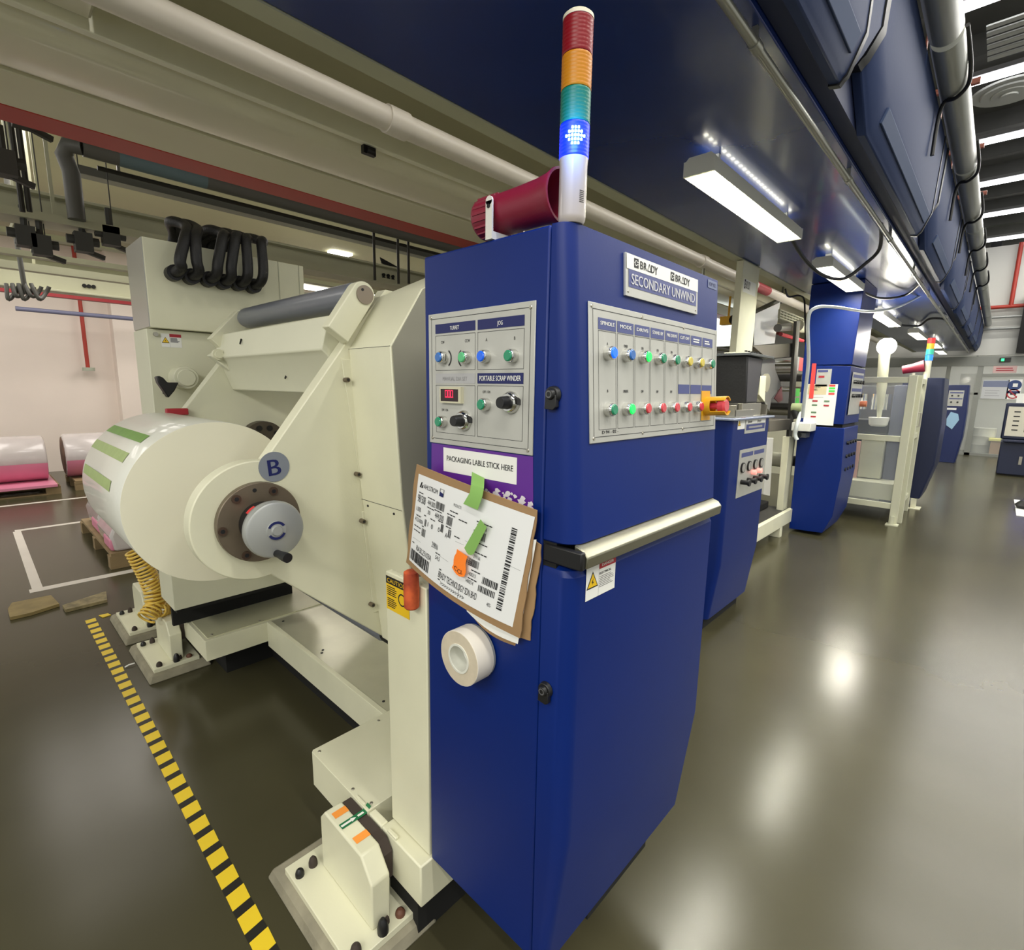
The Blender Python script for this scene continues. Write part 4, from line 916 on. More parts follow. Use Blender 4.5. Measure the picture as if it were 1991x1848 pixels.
def wrapped(x0, x1, yc, zc, r, label, tri=True, split=True):
    t = thing('wrapped_roll', label, 'wrapped roll', ((x0+x1)/2, yc, zc-r), 'film wrapped rolls in the roll store')
    g = G(FILM); g.rev((x0, yc, zc), (x1, yc, zc), [(0, r*0.9), (0.02, r), (0.98, r), (1, r*0.9)], 40); g.build('film', t, ang=60)
    g = G(PINK); n = 14
    vs = [(x, yc+(r+0.004)*cos(a), zc+(r+0.004)*sin(a)) for x in (x0+0.005, x1-0.005) for a in [3.30+1.5*i/n for i in range(n+1)]]
    g.add(vs, [(i, i+1, n+2+i, n+1+i) for i in range(n)]); lab(g.build('pink_sheet', t, ang=60), 'pink sheet showing underneath')
    return t
pallet(-1.5, -0.05, 7.85, 8.9, 'wooden pallet under the leftmost wrapped roll by the wall')
wrapped(-1.5, -0.12, 8.35, 0.42, 0.285, 'wrapped roll lying leftmost by the wall, pink underneath')
g = G(PINK); g.box(-1.5, -0.08, 7.83, 8.88, 0.1225, 0.130); g.box(-1.5, -0.08, 7.80, 7.83, 0.10, 0.130); tag(g.build('pink_liner'), 'pink liner sheet spread under the leftmost roll', 'sheet')
pallet(0.10, 1.3, 7.95, 8.9, 'wooden pallet half hidden behind the machine\'s paper roll')
wrapped(0.06, 1.3, 8.40, 0.42, 0.285, 'wrapped roll just behind the machine\'s paper roll, end on the left')
g = G(mat('crumpled_brown_end', (128, 98, 80), 0.7, var=0.6, vs=9)); g.rev((0.045, 8.40, 0.42), (0.062, 8.40, 0.42), [(0, 0.05), (0.3, 0.17), (0.7, 0.24), (1, 0.262)], 14); tag(g.build('crumpled_wrap'), 'crumpled dirty wrap on the end of the hidden wrapped roll', 'wrapping')
# near stack: pink bundles on a pallet right behind the paper roll
pallet(-0.14, 1.0, 4.12, 5.55, 'nearest pallet, its corner showing below the paper roll')
for k, (y0, y1, z0, z1, x0) in enumerate(((4.15, 4.75, 0.123, 0.36, -0.10), (4.77, 5.45, 0.123, 0.42, -0.08))):
    g = G(FILM); g.loft([[(x0, y0, z0), (1.0, y0, z0), (1.0, y1, z0), (x0, y1, z0)], [(x0-0.02, y0+0.02, (z0+z1)/2), (1.0, y0+0.02, (z0+z1)/2), (1.0, y1-0.02, (z0+z1)/2), (x0-0.02, y1-0.03, (z0+z1)/2)], [(x0+0.04, y0+0.06, z1), (1.0, y0+0.06, z1), (1.0, y1-0.06, z1), (x0+0.05, y1-0.05, z1)]])
    g.m(PINK); g.box(x0-0.022, x0+0.03, y0+0.02, y1-0.3, z0+0.001, z0+0.10)
    tag(g.build('pink_bundle', bevel=0.02), ('film and pink wrapped bundle at the near end of the nearest pallet', 'taller film wrapped bundle at the far end of the nearest pallet')[k], 'bundle')
# ------------------------------------------------------------------ overhead platform and its lamps
PZ = 2.42
g = G(SOFFIT); g.box(-1.6, 15.2, 0.03, 1.0, PZ, PZ+0.06)
tag(g.build('overhead_platform', bevel=0.004), 'glossy blue underside of the long platform above the machine line', 'platform')
g = G(CREAMG); g.prism([(1.002, PZ-0.005), (1.075, PZ-0.005), (1.075, PZ+0.012), (1.018, PZ+0.012), (1.018, PZ+0.25), (1.002, PZ+0.25)], 'x', -1.6, 15.2)
tag(g.build('edge_channel'), 'cream steel channel running along the blue platform\'s inner edge', 'beam')
g = G(CHROME); 
ty = (at(1536, 200, 'z', 2.37).y+at(1741, 474, 'z', 2.37).y)/2
g.m(mat('galvanised_tube', (150, 150, 140), 0.3, 0.7)); g.cyl((-1.5, ty, 2.37), (15.0, ty, 2.37), 0.0135, n=14)
for k in range(12):
    x = 0.9+k*1.25; g.cyl((x-0.02, ty, 2.37), (x+0.02, ty, 2.37), 0.017, n=14); g.box(x-0.006, x+0.006, ty-0.004, ty+0.012, 2.37, 2.4195)
tag(g.build('conduit'), 'galvanised conduit along the outer edge of the blue platform', 'conduit')
TUBE = mat('fluorescent_tube', (255, 255, 250), 0.5, emit=(255, 252, 232), es=9)
LHOUSE = mat('lamp_housing_grey', (214, 214, 204), 0.4, 0.1)
LOUV = mat('louvre_bright', (236, 234, 214), 0.4)
def lamp(x0, x1, yc, label, power=24, zb=2.30):
    t = thing('fluorescent_lamp', label, 'lamp', ((x0+x1)/2, yc, zb), 'tube lamps under the blue platform'); hw_ = 0.068
    g = G(LHOUSE); g.prism([(yc-hw_, zb), (yc-hw_, zb+0.055), (yc-hw_+0.02, zb+0.075), (yc+hw_-0.02, zb+0.075), (yc+hw_, zb+0.055), (yc+hw_, zb), (yc+hw_-0.004, zb), (yc+hw_-0.004, zb+0.05), (yc-hw_+0.004, zb+0.05), (yc-hw_+0.004, zb)], 'x', x0, x1)
    g.box(x0-0.004, x0, yc-hw_, yc+hw_, zb, zb+0.06); g.box(x1, x1+0.004, yc-hw_, yc+hw_, zb, zb+0.06)
    for x in (x0+0.15, x1-0.15): g.box(x-0.01, x+0.01, yc-0.02, yc+0.02, zb+0.075, PZ-0.0005)
    g.build('housing', t)
    g = G(TUBE)
    for dy in (-0.03, 0.03): g.cyl((x0+0.03, yc+dy, zb+0.026), (x1-0.03, yc+dy, zb+0.026), 0.013, n=10)
    lab(g.build('glowing_tubes', t), 'two glowing tubes')
    g = G(LOUV); n = int((x1-x0)/0.035)
    for k in range(n+1): x = x0+0.01+(x1-x0-0.02)*k/n; g.box(x-0.0015, x+0.0015, yc-hw_+0.004, yc+hw_-0.004, zb+0.001, zb+0.012)
    g.box(x0, x1, yc-0.001, yc+0.001, zb, zb+0.011)
    o = g.build('louvre', t)
    g = G(TUBE); n2 = int((x1-x0)/0.05)
    for k in range(n2): g.box(x0+0.03+k*0.05, x0+0.055+k*0.05, yc-0.008, yc+0.008, zb+0.0752, zb+0.0762)
    lab(g.build('top_slots', t), 'glowing slots on top of the housing')
    area(((x0+x1)/2, yc, zb+0.0126), x1-x0-0.04, 0.118, power*1.15, (1.0, 0.98, 0.90), name='lamp_light')
    area(((x0+x1)/2, yc, zb+0.078), x1-x0-0.04, 0.10, power*0.008, (1.0, 0.95, 0.75), rot=(pi, 0, 0), name='lamp_uplight')
    return t
lamp(1.47, 2.76, 0.455, 'nearest tube lamp under the platform, right of the signal tower', 17)
lamp(3.62, 4.80, 0.47, 'second tube lamp under the platform, in front of the blue pillar', 18)
lamp(6.55, 8.0, 0.56, 'third tube lamp under the platform, the glaring one', 34)
lamp(9.0, 10.3, 0.46, 'fourth tube lamp, just left of the far signal tower', 16)
lamp(11.2, 12.4, 0.40, 'fifth tube lamp, right of the far signal tower', 16)
lamp(13.2, 14.4, 0.44, 'farthest tube lamp, before the glazed partition', 16)
lamp(6.3, 6.9, 0.92, 'short tube lamp behind the glaring third one', 8)
def spl(ctrl, n=6):
    ctrl = [V(c) for c in ctrl]; pts = []
    for k in range(len(ctrl)-1):
        p0 = ctrl[max(k-1, 0)]; p1 = ctrl[k]; p2 = ctrl[k+1]; p3 = ctrl[min(k+2, len(ctrl)-1)]
        for j in range(n):
            t = j/n; pts.append(0.5*((2*p1)+(p2-p0)*t+(2*p0-5*p1+4*p2-p3)*t*t+(3*p1-p0-3*p2+p3)*t*t*t))
    pts.append(ctrl[-1]); return pts
CBL = mat('black_cable', (30, 30, 34), 0.5); CBW = mat('pale_cable', (196, 202, 202), 0.45)
def cable(ctrl, r, label, m=CBL):
    g = G(m); g.tube(spl(ctrl), r, 8); return tag(g.build('cable', ang=70), label, 'cable')
def pxs(lst): return [at(a, b2, 'y', y) for a, b2, y in lst]
cable([(2.765, 0.455, 2.33)] + pxs([(1565, 505, 0.42), (1600, 535, 0.36), (1640, 542, 0.28), (1680, 515, 0.18), (1710, 484, 0.10)]) + [(3.05, ty, 2.385)], 0.011, 'black cable drooping from the nearest lamp to the conduit')
cable([(4.805, 0.47, 2.33)] + pxs([(1710, 580, 0.36), (1760, 574, 0.22)]) + [(5.2, ty, 2.385)], 0.012, 'black cable drooping from the second lamp')
cable([(8.0, 0.56, 2.33)] + pxs([(1785, 634, 0.4), (1808, 620, 0.2)]) + [(8.2, ty, 2.385)], 0.014, 'black cable drooping from the third lamp')
cable(pxs([(1812, 566, 0.06), (1790, 575, 0.15), (1745, 597, 0.27), (1690, 606, 0.36), (1620, 597, 0.42), (1583, 600, 0.44), (1571, 625, 0.46), (1572, 700, 0.46), (1566, 760, 0.48), (1560, 812, 0.50)]), 0.012, 'pale cable sagging from the conduit and down the blue pillar', CBW)
cable(pxs([(1527, 563, 0.93), (1533, 577, 0.93), (1553, 575, 0.93), (1563, 582, 0.93), (1565, 610, 0.93), (1567, 700, 0.93)]), 0.008, 'thin black cable looping left of the blue pillar')

# outer blue trunking modules
xs = [-1.4, 0.15, at(1668, 245, 'y', -0.08).x, at(1792, 505, 'y', -0.08).x, at(1832, 590, 'y', -0.08).x]
while len(xs) < 11: xs.append(xs[-1]+2.0)
TRK = mat('slate_blue_trunking', (44, 58, 96), 0.6, bump=0.03, var=0.06, vs=1.5, spec=0.2); TRK2 = mat('slate_blue_trunking_light', (66, 80, 112), 0.6, spec=0.2)
ordw = ['first', 'second', 'third', 'fourth', 'fifth', 'sixth', 'seventh', 'eighth', 'ninth', 'tenth']
for k in range(10):
    a, b_ = xs[k]+0.03, xs[k+1]-0.03; t = thing('trunking_module', 'slate blue trunking module outside the platform, %s from the camera end' % ordw[k], 'trunking', ((a+b_)/2, -0.08, 2.5), 'trunking modules along the platform')
    def ts(x, up, gr=0.0):
        return [(x, -0.029, 2.985), (x, -0.029, 2.425+up-gr), (x, -0.062-gr*0.3, 2.418+up-gr), (x, -0.072-gr*0.5, 2.432+up-gr), (x, -0.080-gr, 2.440+up-gr), (x, -0.122-gr, 2.545+up*0.75), (x, -0.135-gr, 2.985)]
    c = 0.20; g = G(TRK); g.loft([ts(a, 0.15), ts(a+c, 0.0), ts(b_-c, 0.0), ts(b_, 0.15)]); g.build('side_cover', t, 0.004)
    g = G(TRK2); g.prism([(-0.090, 2.475), (-0.100, 2.470), (-0.122, 2.522), (-0.112, 2.527)], 'x', a+c+0.06, b_-c-0.06); g.build('raised_rib', t, 0.003)
    g = G(BLACK); g.loft([ts(b_+0.001, 0.15, 0.006), ts(b_+0.058, 0.15, 0.006)]); g.loft([ts(b_-c-0.012, -0.002, 0.004), ts(b_-c+0.012, -0.002, 0.004)])
    lab(g.build('gasket', t), 'black rubber gasket')
g = G(mat('trunking_back', (30, 40, 74), 0.6)); g.box(-1.5, 15, -0.028, 0.028, 2.44, 3.1); tag(g.build('trunking_rail'), 'dark blue rail that carries the trunking modules', 'rail')
# silvery duct above
g = G(mat('duct_silver', (168, 170, 164), 0.35, 0.45, var=0.08, vs=3)); dy_ = -0.20; dz_ = 3.02
for k in range(9):
    x = -1.2+k*1.85; g.rev((x+0.02, dy_, dz_), (x+1.83, dy_, dz_), [(0, 0.060), (0.01, 0.064), (0.99, 0.064), (1, 0.058)], 28)
tag(g.build('ventilation_duct'), 'silver round duct running along above the trunking', 'duct')
for k, (px_, py_) in enumerate(((1850, 190), (1885, 350), (1899, 430), (1906, 485), (1911, 525), (1915, 555))):
    x = at(px_, py_, 'z', 2.95).x; g = G(BLACK)
    g.tube(spl([(x-0.42, dy_-0.062, dz_+0.05), (x-0.2, dy_-0.074, dz_-0.005), (x-0.05, dy_-0.066, dz_-0.045), (x, dy_-0.02, dz_-0.076), (x+0.02, dy_+0.03, dz_-0.075), (x+0.05, -0.150, 2.88), (x+0.05, -0.146, 2.70)]), 0.010, 8)
    tag(g.build('duct_strap', ang=70), 'black strap slung under the silver duct, %s from the camera' % ordw[k], 'strap', 'straps under the duct')

# ------------------------------------------------------------------ service beams over the unwind stand
OLIVE = mat('olive_grey_soffit', (170, 168, 142), 0.75, var=0.08, vs=1.2)
g = G(OLIVE); g.box(-3.0, 15.2, 1.08, 10.0, 3.42, 3.55); o = g.build('ceiling_mezzanine'); struct(o, 'olive grey soffit over the machine and roll store')
def xrun(name, prof, x0, x1, m, label, cat, bev=0, **kw):
    g = G(m); g.prism(prof, 'x', x0, x1); return tag(g.build(name, bevel=bev, **kw), label, cat)
BEAMC = mat('beam_cream', (236, 232, 208), 0.25, coat=0.5)
xrun('service_beam', [(1.10, 2.74), (1.884, 2.74), (1.884, 2.90), (1.10, 2.90)], -0.30, 14.5, mat('recess_olive', (176, 172, 142), 0.7), 'olive flat soffit panel behind the white pipe', 'panel')
xrun('service_beam', [(1.10, 2.68), (1.84, 2.62), (1.884, 2.64), (1.884, 2.90), (1.10, 2.90)], -3.0, -0.31, BEAMC, 'cream beam end at the top left corner', 'beam', 0.01)
def rprof(y0, y1, z0, z1, r, n=8):
    return [(y0, z1)] + [(y0+r-r*cos(pi/2*i/n), z0+r-r*sin(pi/2*i/n)) for i in range(n+1)] + [(y1-r+r*sin(pi/2*i/n), z0+r-r*cos(pi/2*i/n)) for i in range(n+1)] + [(y1, z1)]
xrun('rounded_duct', [(1.925, 2.95), (1.925, 2.70), (1.99, 2.685)] + rprof(2.00, 2.405, 2.585, 2.72, 0.075)[1:-1] + [(2.405, 2.95)], -3.0, 14.5, BEAMC, 'broad rounded cream beam casing left of the white pipe', 'beam')
xrun('lip_strip', [(1.885, 2.600), (1.922, 2.600), (1.922, 2.74), (1.885, 2.74)], -3.0, 14.5, mat('lip_highlight', (246, 244, 222), 0.4), 'narrow strip between the recess and the rounded casing, its edge light painted pale', 'strip', 0.004)  # light caught by the beam edge is put into this paler colour
xrun('flat_casing', [(2.425, 2.60), (2.78, 2.60), (2.78, 2.95), (2.425, 2.95)], -3.0, 14.5, mat('casing_cream', (228, 224, 196), 0.5, var=0.05, vs=2), 'flat cream casing beside the red beam', 'beam', 0.004)
xrun('red_beam', [(2.785, 2.60), (2.985, 2.60), (2.985, 2.72), (2.785, 2.72)], -3.0, 14.5, mat('red_beam_paint', (186, 48, 34), 0.45, var=0.08, vs=2), 'long red painted crane beam', 'beam', 0.004)
pyy = at(700, 207, 'z', 2.50).y
g = G(PIPEW); g.cyl((-3, pyy, 2.50), (14.5, pyy, 2.50), 0.047, n=24)
for px_, py_ in ((770, 236), (1366, 505)):
    x = at(px_, py_, 'y', pyy).x; g.cyl((x-0.05, pyy, 2.50), (x+0.05, pyy, 2.50), 0.054, n=24)
wp = tag(g.build('white_pipe'), 'long white pipe running under the soffit', 'pipe')
x = at(1480, 562, 'y', pyy).x; g = G(REDP); g.cyl((x-0.2, pyy, 2.50), (x+0.2, pyy, 2.50), 0.0485, n=24); lab(g.build('red_band', wp), 'red pipe marking band')
x = at(1368, 513, 'y', pyy).x; g = G(CHROME); g.cyl((x, pyy, 2.36), (x, pyy, 2.447), 0.016, n=12); g.cyl((x, pyy, 2.33), (x, pyy, 2.36), 0.035, 0.02, n=14); lab(g.build('sprinkler_head', wp), 'chrome sprinkler head')
p = at(747, 272, 'z', 2.59); g = G(BLACK); g.box(p.x-0.035, p.x+0.035, 1.90, 1.925, 2.56, 2.598); g.cyl((p.x-0.02, 1.90, 2.575), (p.x+0.02, 1.90, 2.575), 0.016, n=10); tag(g.build('beam_clip'), 'small dark clip under the pale strip', 'clip')
# deeper clutter beyond the red beam
DKP = mat('dark_pipe', (92, 92, 88), 0.5); RODM = mat('dark_rod', (40, 38, 32), 0.6)
def xp(px, py, z): return at(px, py, 'z', z)
def pipeX(name, px, py, z, r, x0, x1, m, label, cat='pipe'):
    y = xp(px, py, z).y; g = G(m); g.cyl((x0, y, z), (x1, y, z), r, n=16); return tag(g.build(name), label, cat)
q = xp(160, 287, 2.95)
o = pipeX('service_pipe', 300, 325, 2.95, 0.055, q.x, 14, DKP, 'dark service pipe below the red beam, with an elbow at its left end')
g = G(DKP); yy_ = xp(300, 325, 2.95).y; g.tube([(q.x, yy_, 2.95), (q.x-0.07, yy_+0.03, 2.95), (q.x-0.09, yy_+0.08, 2.90), (q.x-0.06, yy_+0.10, 2.80), (q.x-0.06, yy_+0.10, 2.5)], 0.05, 12); g.build('elbow', o, ang=70)
g = G(mat('pipe_label_blue', (96, 116, 124), 0.5)); x0_ = xp(232, 303, 2.95).x; g.cyl((x0_, yy_, 2.95), (x0_+0.55, yy_, 2.95), 0.0565, n=16); lab(g.build('pipe_label', o), 'blue grey pipe label')
pipeX('thin_rail', 420, 385, 2.90, 0.016, q.x+0.1, 14, RODM, 'thin black rail just under the dark service pipe', 'rail')
yt = xp(400, 400, 2.95).y; g = G(DKP); g.box(q.x+0.05, 14, yt-0.06, yt+0.06, 2.95, 3.01); g.box(q.x+0.3, q.x+0.32, yt-0.01, yt+0.01, 3.01, 3.4195); tag(g.build('cable_track'), 'dark flat cable track beyond the service pipe', 'track')
# two I-beams
def ibeam(px, ptop, pbot, y, x0, x1, label):
    zt = at(px, ptop, 'y', y).z; zb = at(px, pbot, 'y', y).z
    g = G(CREAMG); g.box(x0, x1, y-0.008, y+0.008, zb+0.02, zt-0.02); g.box(x0, x1, y-0.09, y+0.09, zb, zb+0.02); g.box(x0, x1, y-0.09, y+0.09, zt-0.02, zt)
    return tag(g.build('i_beam', bevel=0.003), label, 'beam'), zb, zt
ib, zb, zt = ibeam(300, 425, 478, 4.6, -2.5, 14, 'cream I-beam hanging rods pass behind, over the back of the unwind stand')
ib2, zb2, zt2 = ibeam(100, 505, 568, 6.6, -2.5, 14, 'farther cream I-beam with a bolted splice')
g = G(BLACKM)
for k in range(3):
    for z in (zb2+0.10, zt2-0.10):
        x = at(165+k*9, 540, 'y', 6.5).x; g.cyl((x, 6.58, z), (x, 6.592, z), 0.02, n=8)
g.build('splice_bolt', ib2)
g = G(BLACKM)
for k in range(3):
    for z in (zb+0.09, zt-0.09):
        x = at(754+k*9, 525, 'y', 4.5).x; g.cyl((x, 4.575, z), (x, 4.592, z), 0.018, n=8)
x = at(766, 532, 'y', 4.5).x; g.prism([(x-0.12, zb+0.30), (x+0.10, zb+0.24), (x+0.14, zb+0.20), (x-0.10, zb+0.24)], 'y', 4.58, 4.592)
g.build('splice_bolt', ib)
xrun('red_beam', [(8.0, at(0, 566, 'y', 8).z), (8.1, at(0, 566, 'y', 8).z), (8.1, at(0, 556, 'y', 8).z), (8.0, at(0, 556, 'y', 8).z)], -2.5, 5.0, mat('red_pipe_paint', (136, 30, 36), 0.5), 'short red beam high on the far wall side', 'beam')
for k, (px_, a, b_) in enumerate(((44, 232, 412), (58, 232, 412), (729, 488, 545), (775, 470, 552), (795, 475, 552))):
    yv = 3.9 if px_ < 100 else 4.2; p = at(px_, b_, 'y', yv); g = G(RODM); g.cyl((p.x, yv, p.z), (p.x, yv, 3.419), 0.014, n=8)
    tag(g.build('hanger_rod'), 'thin dark hanger rod %s' % ('at the far left', 'second at the far left', 'left of the cabinet, leftmost of three', 'left of the cabinet, middle of three', 'left of the cabinet, rightmost of three')[k], 'rod', 'hanger rods')
SPOT = mat('black_spot', (70, 70, 68), 0.6)
for k, (pxx, pt, pb, y_) in enumerate(((40, 408, 424, 4.3), (120, 500, 510, 5.4), (120, 522, 536, 5.9), (120, 462, 472, 5.0))):
    zt_ = at(pxx, pt, 'y', y_).z; zb_ = at(pxx, pb, 'y', y_).z
    g = G(CREAMG); g.box(-2.5 if k else -0.62, 14, y_-0.05, y_+0.05, zb_, zt_); g.box(-0.2, -0.18, y_-0.01, y_+0.01, zt_, 3.4195)
    tag(g.build('cable_tray'), ['cream cable tray carrying the nearer dark valve blocks', 'cream cable tray just above the bolted I-beam', 'lowest cream cable tray, beside the bolted I-beam', 'uppermost of the three far cream cable trays'][k], 'tray', 'cream cable trays overhead')
for k, (px_, py_) in enumerate(((50, 462), (81, 480), (162, 474), (215, 462), (8, 320), (45, 225))):
    yv = 4.3 if py_ > 400 else 3.6; p = at(px_, py_, 'y', yv); g = G(SPOT); g.box(p.x-0.05, p.x+0.05, yv-0.05, yv+0.05, p.z-0.06, p.z+0.07); g.cyl((p.x-0.09, yv, p.z+0.02), (p.x+0.09, yv, p.z+0.02), 0.03, n=10); g.cyl((p.x, yv, p.z+0.07), (p.x, yv, p.z+0.20), 0.02, n=6); g.cyl((p.x+0.03, yv+0.06, p.z+0.06), (p.x+0.03, yv+0.06, 3.4195), 0.004, n=6)
    g.bar((p.x-0.05, yv, p.z-0.03), (p.x+0.12, yv+0.05, p.z-0.07), 0.03)
    tag(g.build('valve_block'), 'dark valve block hanging over the roll store, %s' % ('lower left one', 'the one right of the lower left one', 'third from the left in the lower row', 'nearest the white tower', 'at the picture\'s left edge', 'topmost one'), 'valve', 'dark valves overhead') if False else tag(g.build('valve_block'), ['dark valve block overhead, leftmost of the lower row', 'dark valve block overhead, second of the lower row', 'dark valve block overhead, third of the lower row', 'dark valve block overhead, nearest the white tower', 'dark valve block overhead at the left edge', 'dark valve block overhead, topmost on the left'][k], 'valve', 'dark valves overhead')
# pipes and cables toward the wall
pr = [at(3, 440, 'y', 5.0), at(60, 500, 'y', 5.0), at(95, 560, 'y', 5.0)]
g = G(CREAMG); g.tube([V((at(42, 420, 'y', 4.9).x, 4.9, 3.419)), at(42, 420, 'y', 4.9), at(25, 460, 'y', 4.9)], 0.04, 10); tag(g.build('cream_pipe_stub'), 'short slanting cream pipe stub at the far left', 'pipe')
yw = 9.9
p0 = at(30, 600, 'y', 9.2); g = G(mat('blue_grey_pipe', (110, 112, 138), 0.5)); g.cyl((p0.x, 9.2, p0.z), (p0.x+3.5, 9.2, p0.z-0.0), 0.03, n=12); tag(g.build('wall_pipe'), 'blue grey pipe running level before the far wall', 'pipe')
pt = at(155, 584, 'y', yw); pb = at(169, 715, 'y', yw); g = G(mat('red_pipe', (170, 54, 40), 0.5)); g.cyl((pt.x, yw, pb.z), (pt.x, yw, 3.419), 0.026, n=12); dpp = tag(g.build('red_drop_pipe'), 'thin red pipe dropping down the pinkish wall', 'pipe')
g = G(mat('valve_grey_green', (170, 176, 158), 0.5)); g.cyl((pt.x, yw-0.05, pb.z-0.05), (pt.x, yw-0.05, pb.z), 0.08, n=14); lab(g.build('end_fitting', dpp), 'pale fitting at the pipe end')
g = G(DKP)
for k in range(5):
    a = at(12+k*12, 552, 'y', 5.6); b_ = at(28+k*15, 566, 'y', 5.6); m_ = at(16+k*15, 582-(k % 2)*6, 'y', 5.55); g.tube(spl([a, m_, b_+V((0, 0, -0.02)), b_+V((0.03, 0, 0.04))]), 0.016, 6)
a = at(50, 572, 'y', 5.6); g.tube([(a.x, 5.6, a.z), (a.x-0.02, 5.6, 3.0), (a.x, 5.6, 3.419)], 0.02, 6)
tag(g.build('cable_bunch', ang=70), 'dark bunch of cables and clamps hanging at the far left', 'cables')
for k, (px_, py_, yv) in enumerate(((607, 560, 8.0), (742, 579, 8.0))):
    p = at(px_, py_, 'y', yv); g = G(TUBE); g.box(p.x-0.42, p.x+0.42, yv-0.06, yv+0.06, p.z-0.03, p.z+0.02); g.m(LHOUSE); g.box(p.x-0.45, p.x+0.45, yv-0.08, yv+0.08, p.z+0.021, p.z+0.08)
    tag(g.build('ceiling_lamp'), ('distant glowing lamp seen behind the grey roller', 'distant glowing lamp seen right of the roller arm')[k], 'lamp')
p = at(655, 492, 'z', 3.40); g = G(TUBE); g.box(p.x-0.10, p.x+0.22, p.y-0.08, p.y+0.10, 3.39, 3.419); tag(g.build('panel_lamp'), 'flat panel lamp in the soffit left of the cabinet', 'lamp')
# ------------------------------------------------------------------ second operator cabinet and its black box
c2 = thing('operator_cabinet', 'blue operator cabinet with four gauges, a black instrument box standing on it', 'cabinet', (2.4, 0.65, 0))
def tsec(x0, x1, yf, yb, z, r=0.03):
    return [(x0, yb, z)] + [(x0+r-r*cos(pi/2*i/6), yf+r-r*sin(pi/2*i/6), z) for i in range(7)] + [(x1, yf, z), (x1, yb, z)]
g = G(BLUE); g.loft([tsec(2.08, 2.70, 0.495, 0.87, 0.075), tsec(2.08, 2.70, 0.45, 0.87, 0.42), tsec(2.08, 2.70, 0.45, 0.87, 1.243)]); g.build('body', c2, 0.003)
g = G(BLACKM); g.box(2.12, 2.66, 0.53, 0.85, 0.0, 0.074); g.build('plinth', c2)
g = G(mat('worktop_blue_grey', (120, 128, 150), 0.35)); g.box(2.06, 2.74, 0.43, 0.88, 1.244, 1.256); g.build('top_plate', c2, 0.003)
F2 = F((0, 0.45, 0), (1, 0, 0), (0, 0, 1), (0, -1, 0))
u0, v1 = F2.uv(1438, 876); u1, v0 = F2.uv(1481, 951); v0 = F2.uv(1429, 970)[1]
g = G(ALU); F2.rect(g, ALU, u0, v0, u1, v1, 0.003, 0.0025)
FX = F2; g.m(NAVY2)
for k in range(2): F2.rect(g, NAVY2, u0+0.03+k*0.21, v1-0.045, u0+0.22+k*0.20, v1-0.02, 0.0036)
p2 = lab(g.build('control_panel', c2), 'aluminium panel with four gauges and knobs')
for k in range(4):
    u = u0+0.06+k*0.105; v = v1-0.105
    g = G(BLACK); F2.cyl(g, BLACK, u, v, 0.003, 0.012, 0.030, n=20); F2.cyl(g, ALU, u, v, 0.012, 0.0125, 0.024, n=20); F2.rect(g, INK, u-0.002, v-0.018, u+0.002, v+0.018, 0.013); g.build('dial_gauge', p2)
    g = G(BLACK); F2.cyl(g, BLACK, u, v-0.085, 0.003, 0.045, 0.014, n=14); F2.cyl(g, BLACK, u, v-0.085, 0.045, 0.055, 0.019, n=14); g.build('regulator_knob', p2)
for k in range(2):
    u = u0+0.235+k*0.10; v = v1-0.15
    g = G(mat('pale_red_glow', (255, 170, 160), 0.4, emit=(255, 120, 110), es=0.8)); F2.cyl(g, g.ms[0], u, v, 0.003, 0.028, 0.014, n=14); g.build('push_button', p2)
def plate2(fr, x0, x1, z0, z1, par, w=0.003):
    g = G(ALU); fr.rect(g, ALU, x0, z0, x1, z1, w, 0.0025); h = z1-z0
    fr.rect(g, mat('nameplate_blue', (52, 62, 124), 0.4), x0+0.02, z0+h*0.22, x1-0.015, z0+h*0.62, w+0.0005); fr.rect(g, WHITE, x0+0.01, z0+h*0.68, x1-0.01, z1-0.004, w+0.0008)
    fr.lines(g, GREYP, x0+0.06, z0+h*0.32, x1-0.06, z0+h*0.52, 1, h*0.14, w+0.0009, 0)
    brady(g, fr, x0+0.04, z0+h*0.72, h*0.17, 1, w+0.0012); brady(g, fr, x0+(x1-x0)*0.56, z0+h*0.72, h*0.17, 1, w+0.0012)
    return g.build('nameplate', par)
u0, v1 = F2.uv(1449, 816); u1, v0 = F2.uv(1486, 838); plate2(F2, u0, u1, v0, v1, c2)
u0, v1 = F2.uv(1435, 813); u1, v0 = F2.uv(1447, 834); g = G(WHITE); warn(g, F2, u0, v0, u1, v1, 0.002); g.build('warning_sticker', c2)
# trays on the cabinet top
bx = thing('instrument_box', 'big black instrument box with a tilted lid standing on the second cabinet', 'instrument', (2.5, 0.6, 1.33))
BB = mat('black_crinkle_paint', (34, 34, 36), 0.55, bump=0.2, bs=60, var=0.2, vs=10)
g = G(BB); g.loft([[(2.33, 0.475, 1.335), (2.58, 0.495, 1.335), (2.58, 0.655, 1.335), (2.33, 0.645, 1.335)], [(2.30, 0.480, 1.60), (2.62, 0.495, 1.60), (2.62, 0.665, 1.60), (2.30, 0.660, 1.60)]]); g.build('case', bx, 0.004)
g = G(mat('box_lid_grey', (74, 78, 80), 0.4)); g.box(2.28, 2.70, 0.455, 0.675, 1.603, 1.617); lab(g.build('lid', bx, 0.002), 'thin dark lid')
g = G(mat('box_side_grey', (66, 64, 70), 0.5)); g.add([(2.34, 0.474, 1.345), (2.57, 0.4935, 1.345), (2.60, 0.4925, 1.595), (2.32, 0.4795, 1.595)], [(0,1,2,3)]); g.build('side_label', bx)
g = G(CREAM); g.box(2.38, 2.64, 0.52, 0.64, 1.618, 1.63); 
for k in range(5): g.m(BLACK); g.cyl((2.42+k*0.05, 0.53, 1.63), (2.42+k*0.05, 0.53, 1.64), 0.008, n=10)
g.build('terminal_block', bx)
